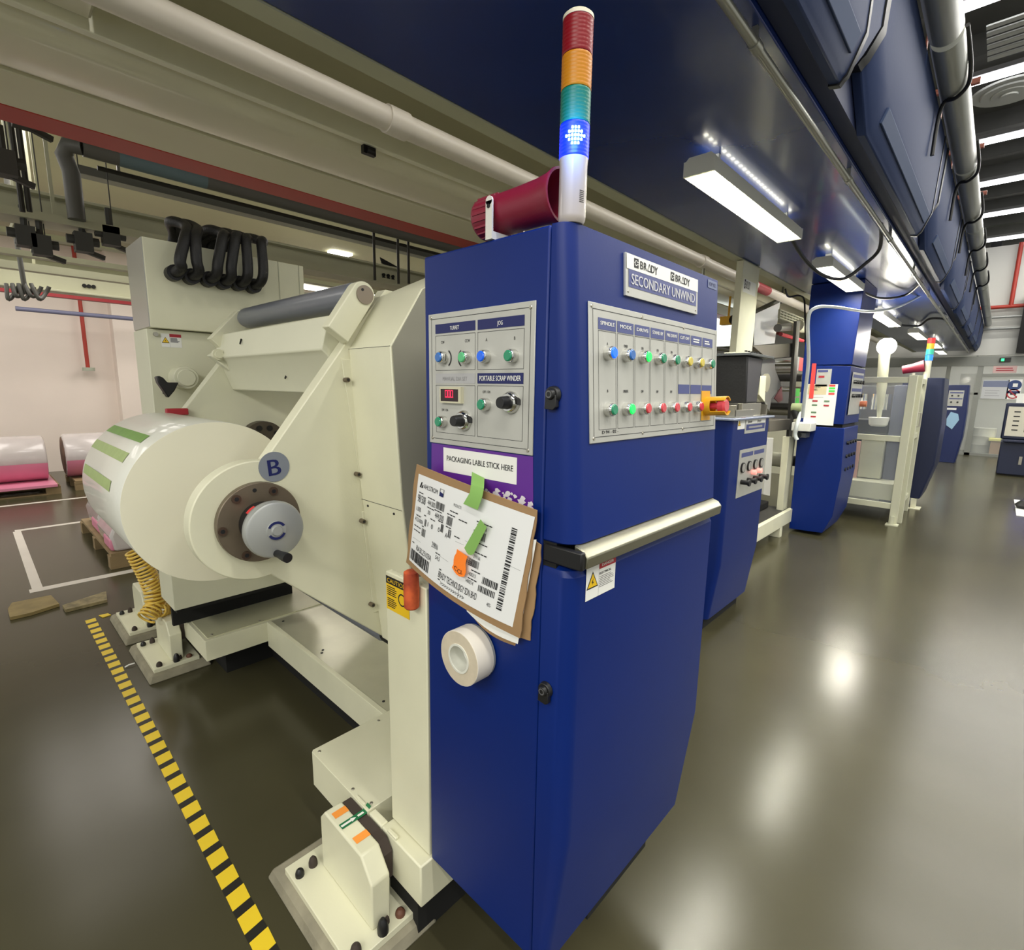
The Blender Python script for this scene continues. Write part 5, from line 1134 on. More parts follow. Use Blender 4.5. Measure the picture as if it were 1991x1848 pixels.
g = G(STEEL); g.box(2.15, 2.68, 0.46, 0.72, 1.2565, 1.262); g.box(2.15, 2.155, 0.46, 0.72, 1.262, 1.325); g.box(2.675, 2.68, 0.46, 0.72, 1.262, 1.325); g.box(2.15, 2.68, 0.715, 0.72, 1.262, 1.325); g.box(2.30, 2.62, 0.48, 0.50, 1.262, 1.334); g.box(2.30, 2.62, 0.62, 0.64, 1.262, 1.334); g.box(2.15, 2.45, 0.46, 0.465, 1.262, 1.300)
tag(g.build('steel_tray', bevel=0.001), 'open steel tray under the black box on the second cabinet', 'tray')

# ------------------------------------------------------------------ white post and machine section behind
wc = thing('white_post', 'cream square post with an upright black on white sticker, reaching up to the platform', 'post', (3.7, 1.0, 0))
g = G(CREAM); g.box(3.517, 3.88, 0.991, 1.045, 0.226, 2.41); g.build('post_body', wc, 0.003)
FW = F((0, 0.991, 0), (0, 0, -1), (1, 0, 0), (0, -1, 0))
p = at(1450, 543, 'y', 0.991); q_ = at(1468, 577, 'y', 0.991); FW2 = F((0, 0.991, 0), (1, 0, 0), (0, 0, 1), (0, -1, 0))
g = G(WHITE); z1 = at(1450, 543, 'y', 0.991).z; z0 = at(1468, 577, 'y', 0.991).z; FW2.rect(g, WHITE, 3.545, z0, 3.83, z1, 0.001); FW3 = F((3.565, 0.991, 0), (1, 0, 0), (0, 0, 1), (0, -1, 0)); FW3.u = FW3.u*0.42; brady(g, FW3, 0.0, z0+0.028, (z1-z0)*0.66, 1.0, 0.0016); lab(g.build('sticker', wc), 'black on white sticker')

ms = thing('machine_section', 'open cream machine section with steel rollers between the second cabinet and the blue pillar', 'machine', (3.9, 1.3, 0))
g = G(CREAM); g.box(2.75, 4.93, 0.80, 0.84, 0.10, 0.235); g.box(2.75, 4.93, 1.9, 1.94, 0.10, 0.235); g.m(mat('dark_chequer', (58, 56, 52), 0.6, bump=0.3, bs=50)); g.box(2.75, 4.93, 0.84, 1.90, 0.215, 0.225); g.m(CREAM); g.box(4.55, 4.62, 0.80, 0.90, 0.0, 0.10); g.box(2.9, 2.97, 0.80, 0.90, 0.0, 0.10); g.build('base_frame', ms, 0.004)
def q4(pts, y): return [(at(a, b_, 'y', y).x, at(a, b_, 'y', y).z) for a, b_ in pts]
g = G(CREAM); g.prism(q4([(1535, 850), (1547, 850), (1530, 1000), (1521, 1000)], 0.86), 'y', 0.86, 0.92); g.build('upright', ms, 0.003)
g = G(mat('pale_grey_door', (196, 194, 186), 0.5)); g.prism(q4([(1493, 852), (1504, 852), (1497, 965), (1484, 962)], 0.95), 'y', 0.95, 1.0); g.build('upright', ms, 0.003)
DKM = mat('dark_machine_steel', (76, 74, 72), 0.45, 0.4, var=0.3, vs=7)
g = G(DKM); g.prism(q4([(1487, 700), (1540, 695), (1530, 825), (1487, 830)], 1.55), 'y', 1.55, 1.60); g.build('side_plate', ms, 0.003)
g = G(mat('dull_steel_band', (126, 120, 110), 0.5, 0.3)); g.prism(q4([(1464, 673), (1552, 667), (1551, 694), (1492, 697)], 1.05), 'y', 1.05, 1.10); g.prism(q4([(1496, 818), (1538, 815), (1534, 836), (1496, 840)], 1.0), 'y', 1.0, 1.9); g.build('cross_band', ms, 0.003)
g = G(mat('bright_guard_steel', (172, 172, 168), 0.3, 0.5)); g.prism(q4([(1484, 697), (1507, 698), (1507, 718), (1519, 748), (1517, 753), (1500, 775), (1496, 800), (1490, 790), (1482, 768), (1480, 720)], 1.1), 'y', 1.1, 1.105); lab(g.build('guard_plate', ms), 'bright angular guard plate')
g = G(CREAM); g.prism(q4([(1479, 732), (1490, 731), (1487, 782), (1476, 768)], 0.98), 'y', 0.98, 1.02); lab(g.build('bracket', ms, 0.003), 'cream bracket with a half disc')
p = at(1492, 745, 'y', 1.03); g = G(mat('grey_disc', (150, 146, 128), 0.5)); g.cyl((p.x, 1.03, p.z), (p.x, 1.06, p.z), 0.085, n=28); g.build('half_disc', ms)
for px_, py_, y, r, m_ in ((1520, 707, 1.3, 0.035, CHROME), (1515, 722, 1.35, 0.03, STEEL), (1525, 735, 1.35, 0.045, DKM), (1522, 757, 1.3, 0.03, CHROME), (1512, 790, 1.3, 0.04, DKM), (1524, 800, 1.3, 0.05, STEEL)):
    p = at(px_, py_, 'y', y); g = G(m_); g.cyl((p.x, y-0.2, p.z), (p.x, 1.9, p.z), r, n=20); g.build('web_roller', ms)
p = at(1508, 890, 'y', 1.25); g = G(CREAM2); g.cyl((p.x, 1.1, p.z-0.02), (p.x, 1.9, p.z-0.02), 0.085, n=28); g.m(BLACKM); g.cyl((p.x, 1.02, p.z-0.02), (p.x, 1.1, p.z-0.02), 0.06, n=20); g.build('web_roller', ms)
g = G(CREAM2); p = at(1513, 945, 'y', 1.3); g.box(3.9, 4.6, 1.25, 1.9, 0.226, 0.52); g.m(BLACKM); g.box(3.7, 4.8, 1.0, 1.22, 0.226, 0.30); g.build('drip_tray', ms, 0.01)
g = G(mat('dark_red_plate', (110, 44, 54), 0.5)); g.prism(q4([(1506, 775), (1520, 752), (1522, 778), (1514, 783)], 1.2), 'y', 1.2, 1.21); g.build('red_plate', ms)
FS = F((0, 1.048, 0), (1, 0, 0), (0, 0, 1), (0, -1, 0))
for a_, b_, m2, nm in (((1544, 693), (1559, 722), mat('signal_red', (255, 70, 66), 0.5), 'red'), ((1537, 755), (1553, 771), mat('signal_green', (80, 210, 80), 0.5), 'green'), ((1537, 774), (1552, 785), mat('signal_green', (80, 210, 80), 0.5), 'green')):
    u0, v1 = FS.uv(*a_); u1, v0 = FS.uv(*b_); g = G(WHITE); FS.rect(g, WHITE, u0, v0, u1, v1, 0.004, 0.003); FS.rect(g, m2, u0+(u1-u0)*0.55, v0, u1, v1, 0.005); FS.lines(g, GREYP, u0+0.01, v0+0.01, u0+(u1-u0)*0.5, v1-0.01, 3, 0.006, 0.005)
    lab(g.build('label_strip', ms), 'white and %s label strip' % nm)
g = G(DKM); g.prism(q4([(1549, 625), (1556, 624), (1540, 860), (1533, 860)], 1.02), 'y', 1.02, 1.047); g.build('upright', ms)
# paper web, mesh basket, pipes seen above
g = G(mat('white_web', (240, 242, 244), 0.6)); g.prism(q4([(1466, 612), (1517, 588), (1506, 668), (1466, 672)], 1.5), 'y', 1.5, 1.503); tag(g.build('paper_web'), 'hanging sheet of white paper web right of the white post', 'paper')
g = G(mat('web_bar_grey', (112, 112, 106), 0.5)); a = at(1466, 610, 'y', 1.6); b_ = at(1521, 583, 'y', 1.6); g.bar(a, b_, 0.06); g.box(b_.x-0.03, b_.x-0.01, 1.59, 1.61, b_.z, 2.73); tag(g.build('web_bar'), 'slanting grey bar over the hanging paper web', 'bar')
g = G(CREAMG); a = at(1515, 610, 'y', 1.25); b_ = at(1562, 610, 'y', 1.25); z0 = at(1540, 627, 'y', 1.25).z; z1 = at(1540, 612, 'y', 1.25).z
for k in range(9): x = a.x+(b_.x-a.x)*k/8; g.box(x-0.006, x+0.006, 1.24, 1.26, z0, z1)
for k in range(4): z = z0+(z1-z0)*k/3; g.box(a.x, b_.x, 1.24, 1.26, z-0.006, z+0.006)
tag(g.build('mesh_basket'), 'cream wire mesh guard left of the blue pillar', 'guard')
for a_, b_, r, m2, nm in (((1512, 638), (1566, 634), 0.045, mat('pipe_grey', (120, 118, 114), 0.4, 0.3), 'grey roller stub under the mesh guard'), ((1518, 650), (1560, 663), 0.022, REDP, 'thin dark red bar under the mesh guard')):
    y = 1.35; a = at(a_[0], a_[1], 'y', y); b2 = at(b_[0], b_[1], 'y', y); g = G(m2); g.cyl(a, b2, r, n=14); tag(g.build('roller_stub' if r > 0.03 else 'red_bar'), nm, 'bar')
g = G(CREAM); p = at(1556, 635, 'y', 1.25); g.cyl((p.x-0.12, 1.25, p.z), (p.x+0.08, 1.25, p.z), 0.07, n=16); tag(g.build('cream_drum'), 'cream round drum left of the blue pillar', 'drum')
WB = mat('glowing_white', (250, 255, 250), 0.5, emit=(244, 255, 248), es=1.1)  # far white panels with emission
p0 = at(1380, 590, 'x', 9.0); g = G(WB); a = at(1376, 604, 'x', 8.9); b_ = at(1432, 672, 'x', 8.9); g.box(8.9, 8.95, b_.y, a.y, b_.z, a.z); a = at(1440, 560, 'x', 8.9); b_ = at(1530, 610, 'x', 8.9); g.box(8.9, 8.95, b_.y, a.y, b_.z, a.z)
tag(g.build('glowing_panels'), 'bright glowing white panels seen behind the white post', 'light')
g = G(CREAM2); a = at(1370, 655, 'x', 8.8); g.box(8.85, 8.95, 1.8, 6.0, 0.0, b_.z-0.45 if False else 1.75); tag(g.build('far_machine_panel'), 'cream panel beneath the glowing panels', 'panel')
a = at(1400, 616, 'x', 6.0); b_ = at(1427, 630, 'x', 6.0); g = G(mat('crane_yellow', (236, 180, 40), 0.4)); g.box(6.0, 6.1, b_.y, a.y, b_.z, a.z); g.box(6.04, 6.06, a.y-0.1, a.y-0.08, a.z, 3.419); g.m(BLACKM); g.cyl((5.98, b_.y, (a.z+b_.z)/2), (6.1, b_.y, (a.z+b_.z)/2), 0.06, n=16); tag(g.build('yellow_bar'), 'yellow bar with a black end left of the white post', 'bar')

# ------------------------------------------------------------------ blue pillar with paper notices
bp_ = thing('blue_pillar', 'tall blue pillar cabinet with paper notices and a red tape strip, under the platform', 'cabinet', (5.2, 0.65, 0))
X3 = 4.9
def q3(lst): return [(at(a, b_, 'x', X3).y, at(a, b_, 'x', X3).z) for a, b_ in lst]
low3 = q3([(1552, 828), (1642, 833), (1635, 925), (1618, 1005), (1598, 1037), (1534, 1028), (1543, 930)])
g = G(BLUE); g.prism(low3, 'x', X3, 5.55); g.build('lower_case', bp_, 0.004)
mid = q3([(1561, 710), (1655, 712), (1640, 826), (1553, 822)]); g = G(BLUE); g.prism(mid, 'x', X3, 5.60); g.build('middle_case', bp_, 0.004)
up3 = [(0.85, 1.665), (0.44, 1.665), (0.42, 2.415), (0.85, 2.415)]; g = G(BLUE); g.prism(up3, 'x', X3, 5.55); g.build('upper_case', bp_, 0.004)
g = G(BLACKM); g.prism([(0.84, 1.60), (0.46, 1.60), (0.46, 1.70), (0.84, 1.70)], 'x', X3+0.03, 5.5); g.prism([(0.82, 1.04), (0.46, 1.04), (0.46, 1.12), (0.82, 1.12)], 'x', X3+0.03, 5.5); g.build('joint_gap', bp_)
F3 = F((X3, 0, 0), (0, -1, 0), (0, 0, 1), (-1, 0, 0))
def r3(g, m, a_, b_, w=0.002): u0, v1 = F3.uv(*a_); u1, v0 = F3.uv(*b_); F3.rect(g, m, min(u0, u1), min(v0, v1), max(u0, u1), max(v0, v1), w); return u0, v0, u1, v1
g = G(ALU); r3(g, ALU, (1589, 718), (1614, 752), 0.004); r3(g, NAVY2, (1591, 720), (1610, 724), 0.006); r3(g, REDP, (1592, 731), (1603, 735), 0.006); lab(g.build('control_panel', bp_), 'small panel with a red display')
g = G(WHITE); u0, v0, u1, v1 = r3(g, WHITE, (1570, 747), (1620, 828), 0.003); F3.rect(g, mat('manila_paper', (210, 196, 160), 0.6), u0+0.01, v1-0.10, u1-0.09, v1-0.004, 0.004)
SG = mat('signal_green', (80, 210, 80), 0.5); SR = mat('signal_red', (255, 70, 66), 0.5)
for k, m2 in enumerate((SR, SG, SG, SR)): F3.rect(g, m2, u1-0.07, v1-0.022-k*0.026, u1-0.02, v1-0.004-k*0.026, 0.005)
for k, (du, dv, m2) in enumerate(((0.06, 0.16, REDP), (0.06, 0.20, mat('dull_green', (90, 120, 90), 0.6)), (0.06, 0.27, mat('dull_green', (90, 120, 90), 0.6)), (0.06, 0.31, REDP), (0.16, 0.16, mat('dull_green', (90, 120, 90), 0.6)), (0.16, 0.20, REDP))): F3.rect(g, m2, u0+du, v1-dv-0.01, u0+du+0.045, v1-dv+0.006, 0.005)
F3.text(g, INK, 'FEEDING', u0+0.035, v1-0.035, 0.02, 0.08, 0.0052, 'l'); F3.text(g, INK, 'LABEL', u0+0.035, v1-0.062, 0.02, 0.06, 0.0052, 'l'); F3.lines(g, GREYP, u0+0.03, v1-0.135, u0+0.2, v1-0.115, 1, 0.004, 0.005)
lab(g.build('paper_notice', bp_), 'white notice with red and green marks')
g = G(SR); u0, v1 = F3.uv(1582, 707); u1, v0 = F3.uv(1577, 775); g.add([F3.P(u0-0.01, v1, 0.007), F3.P(u0+0.025, v1, 0.007), F3.P(u1+0.02, v0, 0.007), F3.P(u1-0.018, v0, 0.007)], [(0,1,2,3)]); lab(g.build('red_tape_strip', bp_), 'bright red tape strip')
g = G(mat('white_plastic', (222, 222, 214), 0.5)); a = F3.uv(1551, 820); b_ = F3.uv(1586, 838); g.box(4.70, 4.898, -b_[0], -a[0], b_[1], a[1]); bxx = tag(g.build('white_box', bevel=0.006), 'small white box fixed to the blue pillar at its left edge', 'box')
g = G(mat('grey_camera', (90, 92, 96), 0.5)); a = F3.uv(1556, 840); b_ = F3.uv(1574, 850); g.box(4.75, 4.898, -b_[0], -a[0], b_[1], a[1]); g.m(BLACK); g.cyl((4.74, -b_[0]+0.06, (a[1]+b_[1])/2), (4.75, -b_[0]+0.06, (a[1]+b_[1])/2), 0.025, n=14); g.build('sensor_head', bxx)
p = at(1556, 793, 'x', 4.85); g = G(mat('olive_connector', (150, 160, 120), 0.5)); g.cyl((4.8, p.y-0.03, p.z), (4.8, p.y+0.06, p.z), 0.045, n=14); g.m(BLACK); g.cyl((4.8, p.y, p.z-0.10), (4.8, p.y+0.04, p.z-0.01), 0.04, n=12); tag(g.build('hose_connector'), 'olive and black hose connector left of the paper notice', 'connector')
g = G(CBW); g.tube(spl([at(1558, 800, 'x', 4.8), at(1550, 825, 'x', 4.68), at(1546, 845, 'x', 4.68), at(1550, 856, 'x', 4.68)]), 0.018, 8); tag(g.build('white_hose', ang=70), 'short white hose hanging past the white box', 'hose')
F3a = F((0, 0.44, 0), (1, 0, 0), (0, 0, 1), (0, -1, 0))
for z0, z1, n_ in ((1.20, 1.60, 2), (0.72, 1.02, 3)):
    g = G(ALU); F3a.rect(g, ALU, 4.98, z0, 5.5, z1, 0.004, 0.003)
    for k in range(n_):
        F3a.rect(g, NAVY2, 5.0, z1-0.05-k*0.13, 5.48, z1-0.02-k*0.13, 0.005)
        for j in range(4): F3a.cyl(g, BLACK, 5.06+j*0.12, z1-0.09-k*0.13, 0.004, 0.03, 0.018, n=10)
    g.build('control_panel', bp_)
p = at(1675, 777, 'y', 0.40); g = G(mat('faded_orange', (190, 110, 80), 0.5)); g.cyl((5.5, 0.44, 1.30), (5.5, 0.38, 1.30), 0.03, n=14); lab(g.build('stop_button', bp_), 'orange stop knob')

# ------------------------------------------------------------------ glazed enclosure
en = thing('glazed_enclosure', 'cream framed machine enclosure with clear panes, right of the blue pillar', 'enclosure', (6.5, 0.4, 0))
EN = mat('enclosure_cream', (196, 196, 172), 0.45); XE = 6.0
def post(x, y, z0, z1, nm='post'): g = G(EN); g.box(x, x+0.07, y, y+0.07, z0, z1); g.build(nm, en, 0.003)
post(XE, 0.05, 0, 1.60); post(XE, 0.95, 0, 1.60); post(6.95, 0.05, 0, 1.60); post(6.15, 0.02, 0.0, 1.60)
for z in (0.20, 0.93, 1.55):
    g = G(EN); g.box(XE+0.01, XE+0.06, 0.12, 0.95, z-0.03, z+0.03); g.box(XE+0.07, 6.95, 0.06, 0.11, z-0.03, z+0.03); g.build('rail', en, 0.002)
g = G(EN); g.box(XE-0.06, XE+0.05, 0.03, 0.14, 0, 0.012); g.box(XE-0.03, XE, 0.07, 0.10, 0.012, 0.10); g.build('foot_plate', en)
PANE = mat('smoky_pane', (190, 196, 200), 0.05, alpha=0.14)
g = G(PANE); g.box(XE+0.03, XE+0.034, 0.12, 0.95, 0.23, 0.90); g.box(XE+0.03, XE+0.034, 0.12, 0.95, 0.96, 1.52); g.box(XE+0.07, 6.95, 0.085, 0.089, 0.23, 1.52); lab(g.build('pane', en), 'clear panes')
g = G(STEEL); g.tube([(6.5, 0.045, 1.05), (6.5, 0.02, 1.05), (6.5, 0.02, 1.2), (6.5, 0.045, 1.2)], 0.008, 6); g.build('handle', en)
EXTRA_ = [(7.02, 7.06, 0.10, 1.15, 0.1, 1.5, mat('dark_backing', (70, 70, 72), 0.7), 'added_backing'), (6.12, 6.29, 0.62, 0.92, 0.235, 0.62, mat('grey_side', (128, 128, 132), 0.5), 'grey_bin'), (6.36, 6.39, 0.52, 0.58, 0.24, 0.85, mat('salmon_strip', (206, 160, 146), 0.6), 'salmon_strip'), (6.15, 6.9, 0.14, 0.60, 0.235, 0.42, EN, 'lower_tray')]  # the backing is a dark sheet added to keep the interior dark
mi = thing('enclosed_machine', 'grey and white machine bodies seen through the enclosure panes', 'machine', (6.6, 1.0, 0))
for (x0, x1, y0, y1, z0, z1, m2, nm) in ((6.3, 6.9, 0.75, 1.1, 0.95, 1.35, mat('white_plastic', (222, 222, 214), 0.5), 'white_cover'), (6.3, 6.9, 0.70, 1.1, 0.12, 0.94, mat('grey_side', (128, 128, 132), 0.5), 'lower_cover'), (6.4, 7.0, 0.30, 0.52, 0.43, 0.9, EN, 'cream_cover'), (6.5, 7.0, 0.13, 0.29, 0.12, 1.5, mat('slate_cover', (92, 96, 112), 0.5), 'slate_cover'), (6.5, 7.0, 0.30, 0.68, 0.95, 1.1, BLACKM, 'dark_tray')) + tuple(EXTRA_):
    g = G(m2); g.box(x0, x1, y0, y1, z0, z1); g.build(nm, mi, 0.004)
for k in range(4):
    g = G(mat('amber_glow', (255, 190, 80), 0.5, emit=(255, 180, 70), es=2)); g.sphere((6.36, 0.80+k*0.055, 1.40), 0.02); g.build('amber_pilot_lamp', mi)
for k in range(3): g = G(CHROME); g.cyl((6.6, 0.36+k*0.11, 1.22), (6.6, 0.36+k*0.11, 1.40), 0.04, n=14); g.build('chrome_cylinder', mi)
# inspection lamp: glaring head on a cream tapering pole over a white cup
il = thing('inspection_lamp', 'glaring round inspection lamp on a cream pole inside the enclosure row', 'lamp', (6.2, 0.55, 0.9))
hp = at(1724, 674, 'x', 6.4); bpz = at(1709, 812, 'x', 6.4)
g = G(mat('glare_white', (255, 255, 245), 0.5, emit=(255, 248, 225), es=14)); g.sphere(hp, 0.095, 20, 1.0); lab(g.build('lamp_head', il), 'glaring lamp head')
g = G(EN); g.rev(bpz, (hp.x, hp.y+0.01, hp.z-0.08), [(0, 0.02), (0.5, 0.05), (1, 0.055)], 16); g.build('pole', il)
g = G(mat('white_plastic', (222, 222, 214), 0.5)); g.rev((bpz.x, bpz.y, bpz.z-0.10), (bpz.x, bpz.y, bpz.z), [(0, 0.07), (0.2, 0.09), (1, 0.10)], 20); g.build('cup', il)
pl_ = bpy.data.lights.new('inspection_glow', 'POINT'); pl_.energy = 14; pl_.shadow_soft_size = 0.1; pl_.color = (1, 0.95, 0.85); o = bpy.data.objects.new('inspection_glow', pl_); COL.objects.link(o); o.location = (hp.x-0.16, hp.y-0.05, hp.z+0.05)

# ------------------------------------------------------------------ third and fourth cabinets, far tower
c4 = thing('operator_cabinet', 'dark blue operator cabinet seen edge-on behind the enclosure, under the far signal tower', 'cabinet', (7.5, 0.1, 0))
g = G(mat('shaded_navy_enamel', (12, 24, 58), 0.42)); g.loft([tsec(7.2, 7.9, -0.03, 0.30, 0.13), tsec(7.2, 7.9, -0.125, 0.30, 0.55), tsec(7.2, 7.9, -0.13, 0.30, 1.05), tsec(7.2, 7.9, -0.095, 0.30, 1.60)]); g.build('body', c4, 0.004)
g = G(CREAM); g.box(7.2, 7.3, 0.0, 0.05, 0.0, 0.128); g.box(7.15, 7.35, -0.05, 0.10, 0.0, 0.01); lab(g.build('foot', c4), 'white levelling foot')
t2 = thing('signal_tower', 'small far signal tower with red, amber, green and blue rings', 'signal light', (7.3, 0.09, 1.6))
g = G(CREAM2); g.cyl((7.3, 0.09, 1.603), (7.3, 0.09, 1.81), 0.033, n=16); g.build('base', t2)
for k, (m2, z0, nm) in enumerate(((mat('far_blue', (40, 120, 230), 0.3, emit=(30, 110, 255), es=0.8), 1.81, 'blue_ring'), (mat('far_green', (60, 190, 160), 0.3), 1.88, 'green_ring'), (mat('far_amber', (240, 180, 50), 0.3), 1.945, 'amber_ring'), (mat('far_red', (225, 60, 60), 0.3), 2.01, 'red_ring'))):
    g = G(m2); g.cyl((7.3, 0.09, z0), (7.3, 0.09, z0+0.064), 0.038, n=18); g.build(nm, t2)
h2 = thing('siren_horn', 'small wine red siren horn beside the far signal tower', 'siren', (7.3, 0.22, 1.6))
g = G(HORN); g.rev((7.3, 0.33, 1.70), (7.3, 0.12, 1.745), [(0, 0.05), (0.5, 0.055), (1, 0.075)], 18); g.build('horn_body', h2)
g = G(STEEL); g.box(7.29, 7.31, 0.20, 0.23, 1.601, 1.66); g.build('bracket', h2)
c5 = thing('operator_cabinet', 'far blue operator cabinet with a grey panel and a blue paper stuck on it', 'cabinet', (13.5, 0.03, 0))
g = G(BLUE_DK); g.loft([tsec(13.3, 13.9, -0.09, 0.21, 0.001), tsec(13.3, 13.9, -0.15, 0.21, 0.55), tsec(13.3, 13.9, -0.15, 0.21, 1.05), tsec(13.3, 13.9, -0.12, 0.21, 1.61)]); g.build('body', c5, 0.004)
F5 = F((13.3, 0, 0), (0, -1, 0), (0, 0, 1), (-1, 0, 0))
g = G(ALU); F5.rect(g, ALU, -0.18, 1.18, 0.06, 1.50, 0.004, 0.003); F5.rect(g, NAVY2, -0.16, 1.44, 0.05, 1.465, 0.006); F5.rect(g, NAVY2, -0.16, 1.32, 0.05, 1.34, 0.006)
for a_, z in ((-0.12, 1.39), (-0.02, 1.39), (-0.12, 1.26), (-0.02, 1.26)): F5.cyl(g, BLACK, a_, z, 0.004, 0.02, 0.018, n=10)
g.build('control_panel', c5)
g = G(mat('pale_blue_paper', (150, 186, 214), 0.7)); F5.poly(g, g.ms[0], [(-0.14, 0.78), (-0.04, 0.70), (0.05, 0.90), (0.02, 1.02), (-0.10, 1.06), (-0.15, 0.92)], 0.012); F5.rect(g, WHITE, -0.18, 1.10, -0.02, 1.14, 0.006); lab(g.build('paper_note', c5), 'pale blue paper')

# ------------------------------------------------------------------ aisle end: partition signs, store behind, desk, chair
FG = F((GX-0.002, 0, 0), (0, -1, 0), (0, 0, 1), (-1, 0, 0))
def sg(name, a_, b_, m, label, cat='sign', fn=None):
    u0, v1 = FG.uv(*a_); u1, v0 = FG.uv(*b_); g = G(m); FG.rect(g, m, u0, v0, u1, v1, 0.012, 0.010)
    if fn: fn(g, u0, v0, u1, v1)
    return tag(g.build(name), label, cat)
sg('notice_board', (1912, 739), (1957, 776), mat('grey_notice', (190, 192, 194), 0.6), 'grey headed notice on the partition glass', 'sign', lambda g, a, b_, c, d: (FG.rect(g, mat('dusty_blue_print', (116, 124, 150), 0.6), a+0.01, b_+(d-b_)*0.62, c-0.01, d-0.02, 0.014), FG.lines(g, GREYP, a+0.06, b_+0.04, c-0.1, b_+(d-b_)*0.5, 3, 0.012, 0.014)))
sg('warning_banner', (1932, 712), (1976, 725), mat('pink_banner', (214, 180, 176), 0.6), 'pinkish banner with red lines above the partition door', 'sign', lambda g, a, b_, c, d: FG.lines(g, REDP, a+0.05, b_+0.03, c-0.05, d-0.03, 2, 0.02, 0.014, 0.1))
def pict(g, a, b_, c, d):
    k = (a+c)/2; FG.arc(g, mat('mandatory_blue', (36, 60, 110), 0.5), k, d-0.13, 0, 0.115, 0, 2*pi, 24, 0.014); FG.rect(g, WHITE, k-0.03, d-0.17, k+0.05, d-0.09, 0.016); FG.rect(g, NAVY, a+0.01, d-0.31, c-0.01, d-0.26, 0.014)
    FG.arc(g, REDP, k, b_+0.12, 0.085, 0.11, 0, 2*pi, 24, 0.014); FG.poly(g, REDP, [(k-0.08, b_+0.19), (k-0.065, b_+0.205), (k+0.08, b_+0.05), (k+0.065, b_+0.035)], 0.015); FG.rect(g, INK, k-0.05, b_+0.10, k+0.05, b_+0.14, 0.0145)
sg('pictogram_sign', (1961, 738), (1982, 777), WHITE, 'white sign with a round blue and a round red pictogram on the partition', 'sign', pict)
u0, v1 = FG.uv(1944, 696); u1, v0 = FG.uv(1965, 704)
g = G(BLACK); FG.rect(g, BLACK, u0, v0, u1, v1, 0.06, 0.06); GG = mat('exit_green', (40, 230, 110), 0.5, emit=(40, 240, 110), es=2.5); FG.rect(g, GG, u0+0.03, v0+0.02, u0+(u1-u0)*0.42, v1-0.02, 0.061); tag(g.build('exit_light'), 'small black box with a glowing green symbol above the partition', 'exit light')
p = at(1930, 520, 'x', 17.5); g = G(GG); g.box(17.5, 17.55, p.y-0.07, p.y+0.07, p.z-0.05, p.z+0.05); g.m(BLACK); g.box(17.551, 17.6, p.y-0.1, p.y+0.1, p.z-0.08, 5.35); tag(g.build('exit_light'), 'distant green exit light high under the ceiling', 'exit light')
g = G(mat('off_white_panel', (206, 206, 200), 0.6)); g.box(17.0, 17.1, -3.0, 0.2, 0.0, 1.95); tag(g.build('storage_screen'), 'off-white screen standing behind the partition glass', 'screen')
DRM = mat('pale_drum', (190, 190, 180), 0.5)
for k, y in enumerate((-0.42, -0.98)):
    pass
p = at(1909, 866, 'x', 16.2); g = G(DRM); g.rev((16.5, p.y, 0), (16.5, p.y, 0.62), [(0, 0.21), (0.02, 0.22), (0.3, 0.22), (0.33, 0.228), (0.36, 0.22), (0.64, 0.22), (0.67, 0.228), (0.70, 0.22), (0.98, 0.22), (1, 0.21)], 28); tag(g.build('drum'), 'pale drum standing behind the partition glass', 'drum')
g = G(mat('pale_yellow_lid', (226, 220, 130), 0.5)); p = at(1925, 853, 'x', 16.0); g.box(16.0, 16.4, p.y-0.42, p.y+0.02, 0.34, 0.39); g.m(mat('cardboard_dim', (160, 130, 100), 0.7)); g.box(16.05, 16.38, p.y-0.38, p.y-0.02, 0.0, 0.339); tag(g.build('yellow_lidded_box'), 'low box with a yellow lid beside the drum', 'box')
dk = thing('control_desk', 'dark control desk with a cream console at the right edge', 'desk', (12.6, -1.4, 0))
DKB = mat('desk_dark_blue', (22, 30, 56), 0.45)
g = G(DKB); g.box(11.8, 12.6, -3.2, -0.72, 0.03, 0.60); g.box(11.72, 12.6, -3.2, -0.74, 0.601, 0.64); g.build('desk_body', dk, 0.01)
g = G(STEEL); g.box(11.78, 11.799, -1.02, -0.98, 0.22, 0.36); g.build('handle', dk)
FD = F((11.95, 0, 0), (0, -1, 0), (0, 0, 1), (-1, 0, 0))
g = G(DKB); g.box(11.95, 12.3, -1.9, -0.70, 0.642, 1.28); cs = g.build('console_case', dk, 0.02)
g = G(mat('console_cream', (206, 202, 186), 0.5)); FD.rect(g, g.ms[0], 0.74, 0.70, 1.8, 1.22, 0.006, 0.005)
for k in range(5): FD.rect(g, BLACK, 0.82, 1.12-k*0.08, 0.90, 1.14-k*0.08, 0.009)
FD.rect(g, BLACK, 0.98, 0.78, 1.7, 1.18, 0.008); FD.rect(g, mat('screen_violet', (120, 120, 235), 0.4, emit=(110, 110, 240), es=1.0), 0.99, 0.79, 1.6, 0.92, 0.010)
g.build('console_face', cs)
g = G(WHITE); g.box(12.0, 12.02, -0.99, -0.82, 1.285, 1.45); tag(g.build('paper_note'), 'white card standing on top of the console', 'card')
ch_ = thing('swivel_chair', 'black and chrome swivel chair cut off by the right edge', 'chair', (8.6, -1.25, 0))
for k in range(5):
    a = 2*pi*k/5+0.9; g = G(CHROME); e = (8.6+0.30*cos(a), -1.25+0.30*sin(a), 0.06); g.bar((8.6, -1.25, 0.12), e, 0.03, 0.02); lg = g.build('leg', ch_)
    g = G(BLACK); g.cyl((e[0], e[1]-0.02, 0.027), (e[0], e[1]+0.02, 0.027), 0.026, n=14); g.build('castor', lg)
g = G(CHROME); g.cyl((8.6, -1.25, 0.12), (8.6, -1.25, 0.42), 0.025, n=14); g.build('gas_post', ch_)
